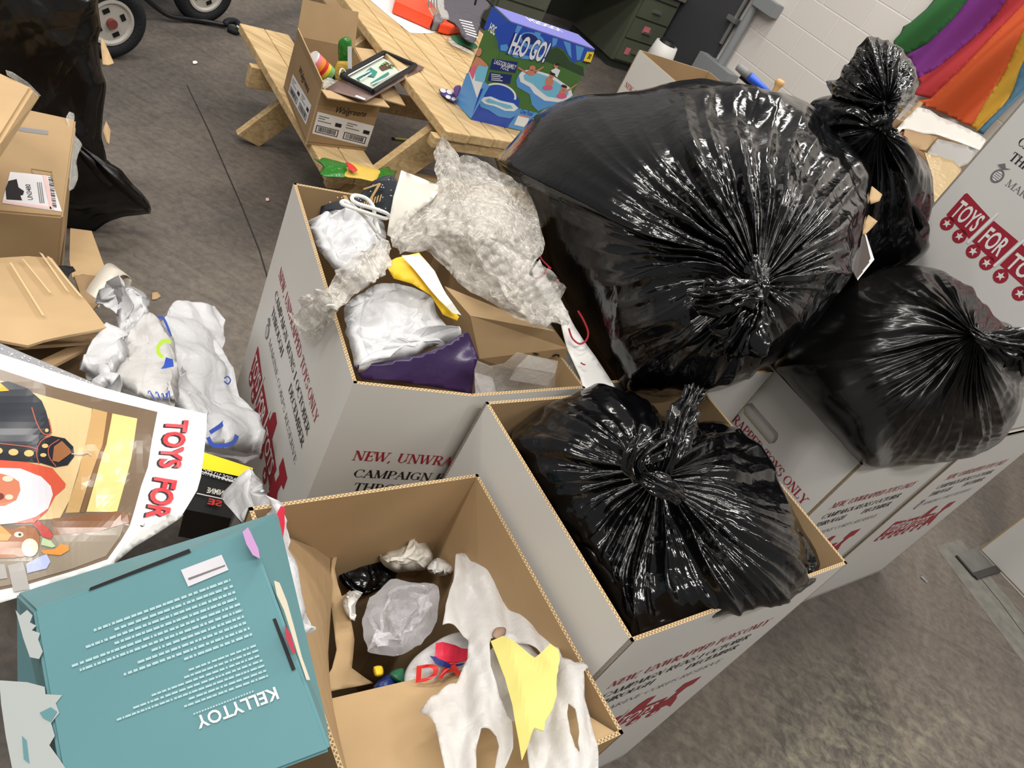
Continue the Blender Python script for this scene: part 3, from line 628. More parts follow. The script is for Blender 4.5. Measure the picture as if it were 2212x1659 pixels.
# the knotted bag in the front carton
sF = S_zc([(1105, 940, .80), (1290, 850, .84), (1440, 900, .84), (1620, 960, .84), (1775, 1200, .83), (1640, 1300, .83), (1368, 1390, .78), (1240, 1190, .78), (1420, 1040, .84)])
fb = thing('garbage_bag', 'knotted black bag filling the front white carton', 'garbage bag', bagloc(sF, 1420, 1040))
outF = [(1106, 945), (1128, 915), (1165, 886), (1230, 862), (1290, 849), (1340, 851), (1400, 866), (1445, 896), (1500, 904), (1562, 912), (1622, 958), (1662, 1010), (1702, 1080), (1742, 1140), (1776, 1196), (1772, 1250), (1722, 1290), (1640, 1308), (1560, 1328), (1470, 1360), (1400, 1386), (1368, 1391), (1300, 1288), (1240, 1190), (1180, 1090), (1128, 1000)]
pillow('film_body', outF, sF, .1, .25, M['bag'], fb, ctr=(1410, 1040), nr=150, nt=560, pw=3, crm=(.026, 8), crm2=(.012, 20), pleat=(.026, .32, (18, 31, 47)), pull=.04, seed=23, rcur=1.1, lump=.03, bumps=[(1620, 1150, 80, .05), (1300, 930, 70, .04), (1600, 990, 60, .04), (1300, 1200, 60, .03)])
tuft('knot', [atd(1375, 1020, 1.0), atd(1400, 1035, .98), atd(1430, 1050, .985), atd(1455, 1065, 1.01)], [.02, .022, .02, .022], M['bag'], fb, seed=15)
tuft('tied_end', [atd(1425, 1035, 1.0), atd(1445, 985, 1.0), atd(1465, 930, 1.03), atd(1485, 880, 1.08), atd(1500, 845, 1.1)], [.016, .026, .034, .02, .022], M['bag'], fb, seed=16, pl=.7)
tuft('tied_end', [atd(1400, 1035, 1.0), atd(1370, 1000, .99), atd(1400, 965, 1.0), atd(1440, 955, 1.03)], [.014, .026, .034, .016], M['bag'], fb, seed=17, pl=.6)
# the bag bulging over the right-hand carton
sR = S_d([(1930, 800, 1.84), (1690, 800, 1.84), (1780, 905, 1.78), (1960, 575, 2.03), (2200, 800, 1.82), (2190, 715, 1.84), (1863, 1003, 1.73), (1950, 1008, 1.88), (2100, 985, 1.9), (1760, 680, 1.93)])
rb = thing('garbage_bag', 'smooth round black bag overhanging the carton with the oval hand hole', 'garbage bag', bagloc(sR, 1900, 990))
outR = [(1672, 792), (1690, 752), (1725, 716), (1790, 652), (1838, 612), (1900, 582), (1960, 572), (2020, 580), (2068, 606), (2112, 652), (2150, 690), (2190, 716), (2216, 775), (2214, 850), (2194, 915), (2160, 958), (2100, 988), (2020, 1006), (1940, 1010), (1866, 1004), (1800, 938), (1742, 874), (1694, 818)]
calmR = lambda X, Y: .1+.9/(1+np.exp(-((X-1885)-.1*(Y-700))/20))
pillow('film_body', outR, sR, .3, .25, M['bag_tight'], rb, ctr=(2108, 722), nr=140, nt=480, pw=2.4, crm=(.022, 8), crm2=(.01, 19), pleat=(.022, .3, (20, 33, 50)), pull=.04, seed=31, rcur=1.1, lump=.015, wgt=calmR)
tuft('knot', [atd(2100, 712, 1.53), atd(2118, 728, 1.51), atd(2140, 740, 1.51)], [.016, .018, .022], M['bag_tight'], rb, seed=18)
tuft('tied_end', [atd(2120, 728, 1.52), atd(2160, 735, 1.51), atd(2210, 745, 1.51), atd(2260, 770, 1.53)], [.016, .04, .06, .05], M['bag_tight'], rb, seed=19, pl=.6)
# tall bag with the tied tuft, standing on the floor behind
sT = S_vert(ST(1.98, -1.22))
outT = [(1738, 232), (1762, 206), (1802, 197), (1850, 214), (1888, 250), (1905, 268), (1930, 292), (1965, 312), (1998, 338), (2016, 380), (2021, 440), (2000, 500), (1960, 580), pj(ST(2.15, -1.12, .3)), pj(ST(2.1, -1.14, .02)), pj(ST(1.8, -1.36, .02)), pj(ST(1.72, -1.42, .35)), (1660, 480), (1690, 330)]
tb = thing('garbage_bag', 'tall black bag with a big tied tuft, standing behind the largest bag', 'garbage bag', ST(1.98, -1.22, 0))
pillow('film_body', outT, sT, .2, .16, M['bag'], tb, ctr=(1902, 275), nr=120, nt=420, pw=3, crm=(.03, 6), crm2=(.012, 16), pleat=(.03, .22, (14, 23, 37)), pull=.0, seed=41, rcur=1.3, lump=.03)
dT = float(np.dot(sT(np.array([1912.]), np.array([262.]))[0]-CAMP, _f))
tuft('knot', [atd(1905, 275, dT-.17), atd(1914, 262, dT-.18), atd(1922, 246, dT-.17)], [.05, .032, .036], M['bag'], tb, seed=20)
outK = [(1918, 268), (1895, 252), (1862, 232), (1830, 212), (1795, 206), (1782, 176), (1812, 166), (1822, 140), (1842, 122), (1852, 96), (1880, 80), (1918, 84), (1950, 104), (1976, 136), (1983, 172), (1976, 212), (1952, 242), (1932, 264)]
pillow('tied_top', outK, sT, .2, .04, M['bag'], tb, ctr=(1915, 225), nr=80, nt=320, pw=2, crm=(.05, 8), crm2=(.03, 20), pleat=(.028, .6, (9, 16, 27)), seed=43)
# the bag standing at the far left
pL = at(190, 500, 0); sL = S_vert(pL)
lb = thing('garbage_bag', 'dull black bag standing at the left, its torn corner trailing on the floor', 'garbage bag', pL)
outL = [(-60, -60), (120, -60), (214, -60), (214, 10), (223, 60), (217, 98), (222, 150), (234, 186), (229, 240), (225, 282), (232, 330), (242, 382), (262, 414), (292, 434), (332, 463), (300, 471), (262, 477), (225, 496), (170, 528), (60, 560), (-60, 560)]
pillow('film_body', outL, sL, .09, .14, M['bag_matte'], lb, ctr=(90, 240), nr=80, nt=360, pw=4, crm=(.07, 4), crm2=(.03, 10), seed=51, lump=.03)
# ------------------------------------------------------------------ small picnic table of pine boards
ZT, ZB = .62, .36
tbl = thing('picnic_table', 'small raw pine picnic table with attached benches behind the cartons', 'table', ST(1.87, -2.8, 0))
def board(name, s0, s1, t0, t1, z0, z1, bev=.004):
    mb = MB(); c = [ST(s0, t0, z0), ST(s1, t0, z0), ST(s1, t1, z0), ST(s0, t1, z0)]; mb.hexa(c+[p+[0, 0, z1-z0] for p in c])
    o = mb.build(name, [M['pine']], tbl); bm = bmesh.new(); bm.from_mesh(o.data); bmesh.ops.recalc_face_normals(bm, faces=bm.faces); bmesh.ops.bevel(bm, geom=bm.edges[:], offset=bev, segments=2, affect='EDGES', profile=.6); bm.to_mesh(o.data); bm.free(); return o
for k in range(7): board('top_board', 1.495+.108*k, 1.495+.108*k+.1045, -3.5+.02*(k % 2)*0, -2.165-.004*(k % 3), ZT-.035, ZT)
for s0 in (1.152, 2.37):
    for k in (0, 1): board('bench_board', s0+.109*k, s0+.109*k+.106, -3.37, -2.235, ZB-.035, ZB)
for t in (-2.19, -3.43): board('top_batten', 1.47, 2.24, t-.03, t+.012, ZT-.078, ZT-.036)
for t in (-2.36, -3.06):
    board('seat_beam', 1.12 if t < -3 else 1.22, 2.62, t-.02, t+.018, ZB-.125, ZB-.036)
    for a, b in ((1.16, 1.6), (2.58, 2.14)):
        mb = MB(); mb.beam(ST(a, t+.04, 0), ST(b, t+.04, ZT-.08), .036, .125, ST(1, 0, .3)); o = mb.build('leg', [M['pine']], tbl)
        for v in o.data.vertices:
            z = v.co.z+BASE[o][2]
            if z < .001: v.co.z = -BASE[o][2]
mb = MB()
for (x, y) in ((838, 95), (902, 122), (960, 245), (955, 160), (735, 335), (620, 92)):
    pass
# carton on the bench
wl = [at(660, 312, ZB), at(790, 326, ZB), None, at(612, 190, ZB)]; wl[2] = wl[1]+(wl[3]-wl[0]); zt = .568
wb, fW = carton('pharmacy_carton', 'small brown pharmacy carton with white barcode labels on the bench', wl, zt, ZB+.001, .004, outer='kraft_dark', inner='kraft')
def flap(parent, p, q, up, out, L, mats, name='flap', taper=.0, th=.004):
    p = np.array(p, float); q = np.array(q, float); d = q-p; W_ = np.linalg.norm(d); d /= W_; v = np.array(up, float)*out[1]+np.array(out[0], float); v /= np.linalg.norm(v)
    mb = MB(); mb.slab([(0, 0), (W_, 0), (W_-taper*L, L), (taper*L, L)], p, d, v, th, (0, 1, 2)); return mb.build(name, [M[mats[0]], M[mats[1]], M['flute']], parent)
tdv = ST(0, 1); sdv = ST(1, 0); ws, wt = sdv, tdv
T0 = [np.array([w[0], w[1], zt]) for w in wl]
flap(wb, T0[0], T0[1], UP, (tdv*1.0, .05), .062, ('kraft_dark', 'kraft_light'))
flap(wb, T0[2], T0[3], UP, (-tdv*.35, 1.0), .13, ('kraft_dark', 'kraft'), taper=.05)
flap(wb, T0[1], T0[2]*.45+T0[1]*.55, UP, (sdv, -.12), .1, ('kraft_dark', 'kraft_light'), taper=.1)
flap(wb, T0[2]*.6+T0[1]*.4, T0[2], UP, (sdv, .1), .1, ('kraft_dark', 'kraft_light'))
flap(wb, T0[3], T0[0], UP, (-sdv*.1, 1), .03, ('kraft_dark', 'kraft'))
sWn = S_plane(wl[0]+[0, 0, .1], np.cross(wl[1]-wl[0], UP)); sWl = S_plane(wl[0], np.cross(wl[3]-wl[0], UP))
def Q(c, u, v): return tuple((1-u)*(1-v)*np.array(c[0])+u*(1-v)*np.array(c[1])+u*v*np.array(c[2])+(1-u)*v*np.array(c[3]))
def barlabel(parent, sf, c, seed):
    rng = random.Random(seed); prints('label', [c], sf, M['label_white'], parent, .0006, 60); P = []
    for h in (0, 1):
        x = .02+.5*h
        a, b, y0, y1 = x+.02, x+.42, .1, .42
        P += [[Q(c, a, y0), Q(c, b, y0), Q(c, b, y0+.03), Q(c, a, y0+.03)], [Q(c, a, y1), Q(c, b, y1), Q(c, b, y1-.03), Q(c, a, y1-.03)], [Q(c, a, y0), Q(c, a+.015, y0), Q(c, a+.015, y1), Q(c, a, y1)], [Q(c, b-.015, y0), Q(c, b, y0), Q(c, b, y1), Q(c, b-.015, y1)]]
        u = a+.04
        while u < b-.05:
            w = rng.choice((.005, .008, .014)); P.append([Q(c, u, y0+.06), Q(c, u+w, y0+.06), Q(c, u+w, y1-.05), Q(c, u, y1-.05)]); u += w+rng.choice((.006, .01))
        P.append([Q(c, x+.33, .55), Q(c, x+.44, .55), Q(c, x+.44, .72), Q(c, x+.33, .72)])
    prints('barcode', P, sf, M['black_ink'], parent, .0012, 60)
    prints('small_print', [[Q(c, x+.02, y), Q(c, x+w, y), Q(c, x+w, y+.04), Q(c, x+.02, y+.04)] for x in (.02, .52) for y, w in ((.82, .2), (.72, .14), (.6, .26))], sf, M['grey_ink'], parent, .0012, 60)
barlabel(wb, sWn, [(674, 288), (793, 317), (808, 272), (686, 241)], 3); barlabel(wb, sWl, [(623, 199), (661, 270), (673, 228), (633, 160)], 5)
dW = (wl[1]-wl[0]); dW /= np.linalg.norm(dW); dL = wl[0]-wl[3]; dL /= np.linalg.norm(dL)
ink('lettering', [sans('Walgreens', .034, .006, width=.125, shear=.3)], Frame(wl[0]+dW*.07+UP*.135, dW, UP), M['black_ink'], wb, .001)
ink('lettering', [sans('Walgreens', .036, .006, width=.17, shear=.3)], Frame(wl[3]+dL*.13+UP*.135, dL, UP), M['black_ink'], wb, .001)
# what sticks out of it
def cyl_bands(root, p, q, r, bands, cap=None):
    p = np.array(p, float); q = np.array(q, float)
    for i, (a, b, m, nm) in enumerate(bands):
        mb = MB(); mb.tube([p+(q-p)*a, p+(q-p)*b], r*(1+.004*(i % 2)), 28); o = mb.build(nm, [M[m]], root, False)
M['snack_orange'] = mat('snack_orange', (232, 140, 50), .35); M['snack_pink'] = mat('snack_pink', (226, 120, 130), .35); M['snack_red'] = mat('snack_red', (206, 52, 48), .35); M['snack_green'] = mat('snack_green', (120, 170, 110), .35); M['snack_yellow'] = mat('snack_yellow', (226, 196, 60), .35)
p, q = at(672, 127, .56), at(722, 176, .50)
can = thing('snack_can', 'colourful snack can with a black end leaning inside the pharmacy carton', 'can', p)
cyl_bands(can, p, q, .035, [(0, .06, 'label_white', 'rim'), (.06, .2, 'snack_pink', 'label_band'), (.2, .34, 'snack_orange', 'label_band'), (.34, .46, 'snack_red', 'label_band'), (.46, .58, 'snack_yellow', 'label_band'), (.58, .74, 'snack_green', 'label_band'), (.74, 1, 'black', 'end_cap')])
s_ = S_vert(ST(1.3, -2.6, .47))
M['stick_yellow'] = mat('noodle_yellow', (206, 174, 78), .4, .4, bump=(.3, 120))
gp = thing('pasta_packet', 'green and yellow packet standing upright inside the pharmacy carton', 'packet', at(742, 165, .42))
pillow('film_wrap', [(730, 95), (738, 82), (752, 79), (760, 90), (760, 130), (748, 140), (732, 136)], s_, .02, .015, M['green'], gp, nr=24, nt=80, crm=(.012, 30))
pillow('pasta', [(728, 134), (758, 134), (758, 178), (726, 178)], s_, .02, .015, M['stick_yellow'], gp, nr=20, nt=60, pw=5, crm=(.004, 40)); prints('white_strip', [[(751, 100), (760, 100), (760, 158), (751, 158)]], S_vert(ST(1.3, -2.6, .47)*.985), M['label_white'], gp)
# blister pack: toy table pool game
sP = S_zc([(735, 172, .575), (826, 121, .60), (916, 146, .63), (791, 218, .60)])
bp_ = thing('toy_blister_pack', 'black framed toy game in a clear pack lying across the pharmacy carton', 'toy', bagloc(sP, 810, 165))
sheet('backing_card', [(839, 108), (917, 146), (791, 218), (703, 192), (735, 172)], sP, .002, mat('card_brown', (118, 96, 90), .4), bp_, h=20)
prints('card_bars', [[(836, 114), (858, 124), (855, 129), (833, 119)], [(866, 126), (890, 138), (886, 143), (862, 131)], [(770, 206), (790, 214), (787, 217), (766, 209)]], sP, M['label_white'], bp_, .0014)
mb = MB(); fr4 = [(827, 121), (895, 149), (803, 206), (735, 172)]
P4 = [bagloc(sP, x, y)+UP*.014 for x, y in fr4]
for i in range(4): mb.tube([P4[i], P4[(i+1) % 4]], .009, 10)
mb.build('frame', [M['black']], bp_)
prints('playfield', [[(826, 127), (885, 150), (802, 199), (745, 172)]], sP, mat('mint', (196, 206, 190), .4), bp_, .002)
prints('teal_pieces', [[(782, 165), (800, 148), (815, 158), (808, 170)], [(800, 182), (838, 158), (841, 162), (806, 188)], [(770, 172), (781, 162), (786, 166), (776, 178)]], sP, mat('teal_piece', (60, 130, 120), .4), bp_, .005)
prints('rack', [[(818, 148), (832, 136), (852, 146), (826, 156)]], sP, mat('rack_brown', (90, 62, 50), .4), bp_, .006)
prints('balls', [ell(826+5*k, 143+1.5*k-4*(k % 2), 2.2, 2.2, 8) for k in range(5)], sP, M['snack_green'], bp_, .008)
mb = MB()
for a, b in (((750, 170), (826, 128)), ((760, 178), (796, 160)), ((800, 190), (880, 152)), ((775, 180), (800, 165))): mb.tube([bagloc(sP, *a)+UP*.012, bagloc(sP, *b)+UP*.012], .0025, 8)
mb.build('cue', [M['label_white']], bp_)
cs = thing('plastic_wrapper', 'small crumpled clear wrapper stuffed in the front corner of the pharmacy carton', 'wrapper', at(725, 190, .53))
pillow('film', [(692, 178), (705, 168), (728, 176), (748, 186), (752, 205), (735, 214), (712, 206), (700, 196)], S_z(.55), .03, .02, M['film_bubble'], cs, nr=26, nt=90, crm=(.03, 28))
mb = MB(); c_ = [at(738, 150, .6), at(735, 158, .585), at(733, 168, .57), at(729, 176, .56)]; mb.tube(spline([at(733, 178, .55), at(733, 160, .6), at(738, 148, .61), at(746, 155, .6), at(742, 168, .57)], 24, False), .0025, 8)
tag(mb.build('white_cord', [M['label_white']]), 'thin white cord looping up beside the green packet in the pharmacy carton', 'cord')
# packet lying on the near end of the bench
g2 = thing('pasta_packet', 'green and yellow packet lying across the near end of the bench', 'packet', at(765, 370, ZB))
sg = S_z(ZB+.03)
pillow('film_wrap', [(676, 342), (690, 344), (700, 340), (740, 350), (778, 358), (765, 372), (750, 384), (715, 384), (700, 382), (690, 374), (698, 360)], sg, .03, .028, M['green'], g2, nr=30, nt=110, crm=(.012, 26))
pillow('film_wrap', [(815, 366), (838, 360), (846, 368), (858, 368), (852, 384), (856, 400), (835, 404), (812, 398), (808, 384)], sg, .026, .026, M['green'], g2, nr=24, nt=90, crm=(.014, 26))
pillow('pasta', [(752, 352), (790, 360), (822, 368), (818, 384), (810, 394), (776, 388), (748, 384), (740, 374)], sg, .03, .029, M['stick_yellow'], g2, nr=24, nt=90, pw=4, crm=(.003, 40))
pillow('red_logo', [(748, 350), (762, 356), (772, 368), (762, 370), (752, 362)], S_z(ZB+.058), .006, .003, M['snack_red'], g2, nr=8, nt=40, crm=(0, 1))
cr = MB(); a, b = at(850, 299, .007), at(884, 303, .007); cr.tube([a, b], .006, 14); o = cr.build('crayon', [mat('crayon_yellow', (186, 180, 70), .4)]); tag(o, 'short yellow stick lying on the bare floor under the table', 'crayon')
mb = MB(); mb.tube([a+(a-b)*.08, a+(b-a)*.06], .0066, 12); mb.tube([b-(b-a)*.06, b+(b-a)*.08], .0066, 12); mb.build('dark_tip', [M['black']], o)
# ------------------------------------------------------------------ the pool box on the table
FL, BL = at(1016, 258, ZT), at(985, 223, ZT); zp = zup(FL, 1097, 45); TL = np.array([FL[0], FL[1], zp]); TR = at(1284, 108, zp); dF = TR-TL; dB = BL-FL
pool = thing('pool_box', 'blue and green printed box of an inflatable family pool on the table', 'box', (FL+BL)/2+dF/2)
mb = MB(); c = [FL, FL+dF, FL+dF+dB, BL]; mb.hexa([p+[0, 0, .001] for p in c]+[np.array([p[0], p[1], zp]) for p in c]); M['pool_green'] = mat('pool_green', (74, 112, 58), .35, .4); mb.build('body', [M['pool_green']], pool)
nF = np.cross(dF, UP); sF_ = S_plane(FL, nF); sS_ = S_plane(FL, np.cross(-dB, UP)); sTp = S_z(zp)
Z3 = lambda pts: [(900+x*.226, y*.226) for x, y in pts]
M['pb_blue'] = mat('pb_blue', (44, 78, 176), .3, .45); M['pb_light'] = mat('pb_light', (88, 150, 214), .3, .45); M['pb_navy'] = mat('pb_navy', (34, 44, 110), .3, .45); M['pb_top'] = mat('pb_top', (120, 120, 196), .3, .5); M['skin'] = mat('printed_skin', (196, 130, 104), .4); M['pb_white'] = mat('pb_white', (222, 226, 232), .3, .45); M['pb_pink'] = mat('pb_pink', (214, 96, 136), .4); M['hair'] = mat('printed_hair', (52, 36, 30), .5)
M['pb_aqua'] = mat('pb_aqua', (116, 186, 216), .3, .45); M['tag_yellow'] = mat('tag_yellow', (232, 206, 50), .4); M['pb_dkgreen'] = mat('pb_dkgreen', (50, 72, 46), .4)
pr = lambda nm, polys, sf, m, off: prints(nm, [Z3(p) for p in polys], sf, M[m], pool, off, 25)
pr('banner', [[(878, 205), (1700, 480), (1640, 610), (1560, 580), (1490, 600), (1440, 520), (1400, 470), (1330, 440), (1280, 470), (1220, 520), (1180, 550), (1080, 560), (960, 530), (870, 500), (790, 490), (770, 380), (745, 330), (760, 270)]], sF_, 'pb_blue', .0006)
pr('banner_rays', [[(960, 240), (1010, 255), (960, 330), (930, 330)], [(1130, 300), (1190, 315), (1160, 380), (1120, 370)], [(1400, 390), (1470, 410), (1480, 560), (1450, 520)], [(1520, 430), (1600, 455), (1560, 570), (1530, 575)], [(800, 430), (860, 420), (900, 500), (800, 480)], [(1300, 360), (1350, 370), (1330, 430), (1290, 450)]], sF_, 'pb_light', .001)
pr('wave', [ell(1100, 390, 130, 80, 24, rot=.3), [(850, 500), (900, 470), (1000, 520), (1100, 540), (1200, 520), (1240, 460), (1230, 540), (1100, 570), (940, 550)]], sF_, 'pb_light', .0014)
pr('wave_core', [ell(1080, 370, 80, 50, 20, rot=.3)], sF_, 'pb_navy', .0018)
frp = Frame(FL, dF/np.linalg.norm(dF), UP); U_ = dF/np.linalg.norm(dF)
def frat(x, y): P = on(900+x*.226, y*.226, FL, nF)-FL; return (float(np.dot(P, U_)), float(P[2]))
def puttext(nm, s, x, y, w, h, m, off, bold=.01, rot=0, fr=None):
    u, v = frat(x, y); ink(nm, [xf(sans(s, h, bold, width=w), dx=u, dy=v, rot=rot)], frp, M[m], pool, off)
puttext('brand_shadow', 'H O GO!', 858, 500, .165, .1, 'pb_navy', .0022, .05, .03); puttext('brand_lettering', 'H O GO!', 870, 500, .155, .098, 'pb_white', .0026, .03, .03); puttext('brand_lettering', '2', 925, 512, .018, .045, 'pb_white', .0028, .03)
pr('shadow_shrubs', [[(1200, 560), (1260, 480), (1340, 450), (1410, 500), (1470, 590), (1590, 640), (1600, 730), (1400, 640), (1250, 590)]], sF_, 'pb_dkgreen', .001)
pr('name_panel', [[(722, 560), (966, 592), (945, 695), (696, 660)]], sF_, 'pb_navy', .001); puttext('name_lettering', 'LAGOON FAMILY', 735, 606, .092, .024, 'pb_white', .0016, .01, .0); puttext('name_lettering', 'POOL', 800, 655, .034, .022, 'pb_white', .0016, .01)
pr('info_panel', [[(700, 690), (912, 715), (890, 800), (680, 770)]], sF_, 'pb_navy', .001); pr('info_lines', [[(712, 703+18*k), (800+20*(k % 2), 714+18*k), (800+20*(k % 2), 721+18*k), (711, 710+18*k)] for k in range(4)], sF_, 'pb_white', .0016)
pr('pool_wall', [[(950, 770), (985, 690), (1080, 660), (1300, 720), (1480, 850), (1490, 930), (1330, 990), (1160, 1060), (1100, 1000), (1080, 900), (960, 830)]], sF_, 'pb_light', .001)
pr('pool_rim', [[(975, 720), (1010, 675), (1100, 660), (1290, 715), (1470, 840), (1490, 910), (1390, 980), (1220, 960), (1120, 890), (1080, 830), (990, 780)]], sF_, 'pb_white', .0014)
pr('pool_water', [[(1020, 720), (1050, 690), (1110, 680), (1270, 735), (1440, 850), (1450, 900), (1380, 940), (1250, 920), (1160, 850), (1110, 800), (1030, 760)]], sF_, 'pb_aqua', .0018)
pr('bathers', [ell(1105, 650, 30, 28, 12), ell(1095, 690, 45, 30, 12), ell(1290, 720, 26, 26, 12), ell(1265, 780, 40, 50, 14), ell(1405, 840, 28, 26, 12), ell(1390, 890, 36, 36, 12), [(970, 635), (1060, 690), (1055, 705), (965, 650)], [(1120, 680), (1210, 630), (1215, 640), (1130, 700)], [(1420, 870), (1530, 795), (1532, 806), (1430, 885)], ell(1330, 625, 22, 24, 10)], sF_, 'skin', .0022)
pr('bather_hair', [ell(1298, 705, 28, 14, 10, rot=.3), ell(1408, 822, 30, 14, 10, rot=.3), ell(1340, 612, 24, 13, 10)], sF_, 'hair', .0026); pr('swimsuits', [ell(1250, 835, 50, 24, 12), ell(1385, 915, 50, 26, 12)], sF_, 'pb_pink', .0026); pr('shirt', [[(1280, 670), (1330, 645), (1370, 670), (1340, 740), (1300, 700)]], sF_, 'pb_white', .0024)
pr('inset_panel', [[(515, 1145), (610, 850), (800, 800), (930, 870), (985, 960), (960, 1090), (860, 1220)]], sF_, 'pb_blue', .001); pr('inset_ring', [ell(790, 900, 165, 105, 26, PI*.98, 2*PI*1.02, .25)+ell(790, 900, 145, 88, 26, PI*.98, 2*PI*1.02, .25)[::-1]], sF_, 'pb_white', .0016)
pr('inset_pool', [[(595, 970), (620, 930), (700, 915), (800, 955), (930, 985), (975, 1030), (970, 1090), (890, 1130), (780, 1110), (690, 1050), (610, 1020)]], sF_, 'pb_light', .002); pr('inset_rim', [[(610, 955), (640, 925), (710, 920), (800, 960), (920, 985), (968, 1030), (930, 1060), (840, 1055), (740, 1010), (650, 990)]], sF_, 'pb_white', .0024); pr('inset_water', [[(650, 955), (690, 938), (770, 970), (900, 1005), (920, 1035), (850, 1035), (760, 995), (680, 980)]], sF_, 'pb_aqua', .0028)
pr('price_strip', [[(868, 1215), (985, 1035), (1180, 1085), (1100, 1270)]], sF_, 'pb_light', .001); pr('price_card', [[(930, 1190), (975, 1090), (1080, 1115), (1040, 1215)]], sF_, 'pb_white', .0016); pr('price_bar', [[(975, 1090), (1080, 1115), (1076, 1128), (970, 1103)]], sF_, 'skin', .002); puttext('strip_lettering', 'One Pool', 985, 1080, .055, .026, 'pb_blue', .0016, .01)
pr('age_tag', [[(1628, 492), (1695, 498), (1662, 595), (1592, 580)]], sF_, 'tag_yellow', .0016); puttext('tag_lettering', '30', 1626, 555, .014, .026, 'hair', .0022, .03); pr('tag_foot', [[(1592, 582), (1662, 597), (1655, 612), (1588, 598)]], sF_, 'hair', .0018)
pr('side_banner', [[(725, 62), (872, 202), (850, 262), (760, 275), (700, 280), (640, 275)]], sS_, 'pb_blue', .0008); pr('side_pool', [[(480, 700), (520, 690), (700, 820), (520, 1135), (375, 985)]], sS_, 'pb_light', .0008); pr('side_rim', [[(500, 690), (550, 660), (640, 780), (580, 940)]], sS_, 'pb_white', .0012); pr('side_water', [[(560, 640), (620, 560), (690, 640), (650, 790), (560, 770)]], sS_, 'pb_aqua', .0016); pr('side_girl', [ell(600, 500, 26, 42, 14, rot=.3), [(575, 540), (620, 560), (680, 620), (670, 640), (600, 620), (560, 690), (520, 640)]], sS_, 'skin', .002); pr('side_swimsuit', [[(530, 640), (575, 630), (560, 700), (540, 760), (510, 690)]], sS_, 'pb_pink', .0024)
mb = MB(); ch = [TL, TR, TR+dB, TL+dB]; mb.hexa([p+[0, 0, .0005] for p in ch]+[ch[0]+[0, 0, .004], ch[1]+[0, 0, .004], ch[2]+[0, 0, .004], ch[3]+[0, 0, .004]]); mb.build('lid', [M['pb_top']], pool)
frT = Frame(TL+dB*.62+UP*.004+dF*.33, U_, dB/np.linalg.norm(dB)); ink('lid_lettering', [sans('H2OGO!', .05, .03, width=.15)], frT, M['pb_white'], pool, .0006)
frS = Frame(TL+dB*.82-UP*.075, -dB/np.linalg.norm(dB), UP); ink('side_lettering', [xf(sans('H2OGO!', .04, .03, width=.085), rot=.05)], frS, M['pb_white'], pool, .0016)
pr('banner_left', [[(872, 200), (900, 210), (880, 330), (850, 300)]], sF_, 'pb_blue', .0007)
# ------------------------------------------------------------------ things on the table top
tp = S_z(ZT+.002)
o = sheet('paper_sheet', [(780, -12), (800, 0), (835, 30), (886, 71), (925, 72), (990, 60), (1000, 20), (960, -12)], tp, .0012, M['paper_white'], None, h=30); tag(o, 'white paper sheet lying on the table under the orange toy', 'paper')
gun = thing('toy_blaster', 'orange and grey plastic toy blaster lying on the table', 'toy', at(900, 45, ZT+.004))
def prism(name, poly, z0, z1, m, parent, bev=.004, inset=1.0):
    V, F = None, None; A = [at(x, y, z0) for x, y in poly]; h = z1-z0; mb = MB(); n = len(A); B = [a+UP*h for a in A]
    mb.add(A+B, [tuple(range(n))[::-1], tuple(range(n, 2*n))]+[(i, (i+1) % n, (i+1) % n+n, i+n) for i in range(n)]); o = mb.build(name, [M[m]], parent)
    bm = bmesh.new(); bm.from_mesh(o.data); bmesh.ops.recalc_face_normals(bm, faces=bm.faces); bmesh.ops.bevel(bm, geom=bm.edges[:], offset=bev, segments=2, affect='EDGES'); bm.to_mesh(o.data); bm.free(); return o
zt0 = ZT+.005
prism('barrel', [(846, 28), (852, 2), (862, -4), (936, 33), (927, 64)], zt0, zt0+.05, 'orange', gun); prism('grip_joint', [(930, 48), (938, 36), (958, 46), (950, 68), (930, 66)], zt0, zt0+.04, 'grey_plastic', gun)
prism('trigger_body', [(956, 58), (966, 48), (985, 56), (992, 72), (968, 76), (944, 70)], zt0, zt0+.04, 'orange', gun); prism('handle', [(976, 50), (990, 50), (1002, 62), (998, 72), (988, 70)], zt0, zt0+.045, 'label_white', gun); prism('muzzle', [(996, 60), (1006, 56), (1006, 66), (998, 72)], zt0, zt0+.035, 'orange', gun)
pk = thing('toy_pack', 'dark grey packaged toys with clear film piled on the table behind the blaster', 'toy pack', at(1000, 30, ZT))
M['pack_grey'] = mat('pack_grey', (86, 82, 90), .4); pillow('pack', [(950, -20), (1040, -20), (1062, 10), (1045, 30), (1035, 70), (1024, 92), (1000, 82), (985, 55), (962, 40), (950, 15)], S_z(ZT+.05), .05, .05, M['pack_grey'], pk, nr=30, nt=120, crm=(.03, 14)); 
prints('printed_lines', [[(992+3*k, 42+6*k), (1020+2.5*k, 48+6.5*k), (1020+2.5*k, 50.5+6.5*k), (992+3*k, 44+6*k)] for k in range(6)], S_z(ZT+.115), M['label_white'], pk)
pillow('film', [(935, -15), (958, -15), (962, 20), (972, 42), (955, 40), (945, 25), (930, 5)], S_z(ZT+.06), .05, .04, M['film'], pk, nr=30, nt=90, crm=(.04, 24))
mb = MB(); 
for k in range(4): mb.tube(spline([at(928+5*k, -10, ZT+.09), at(926+6*k, 14, ZT+.12), at(936+4*k, 34-2*k, ZT+.1)], 10, False), .003, 8)
mb.build('chain', [M['chrome']], pk)
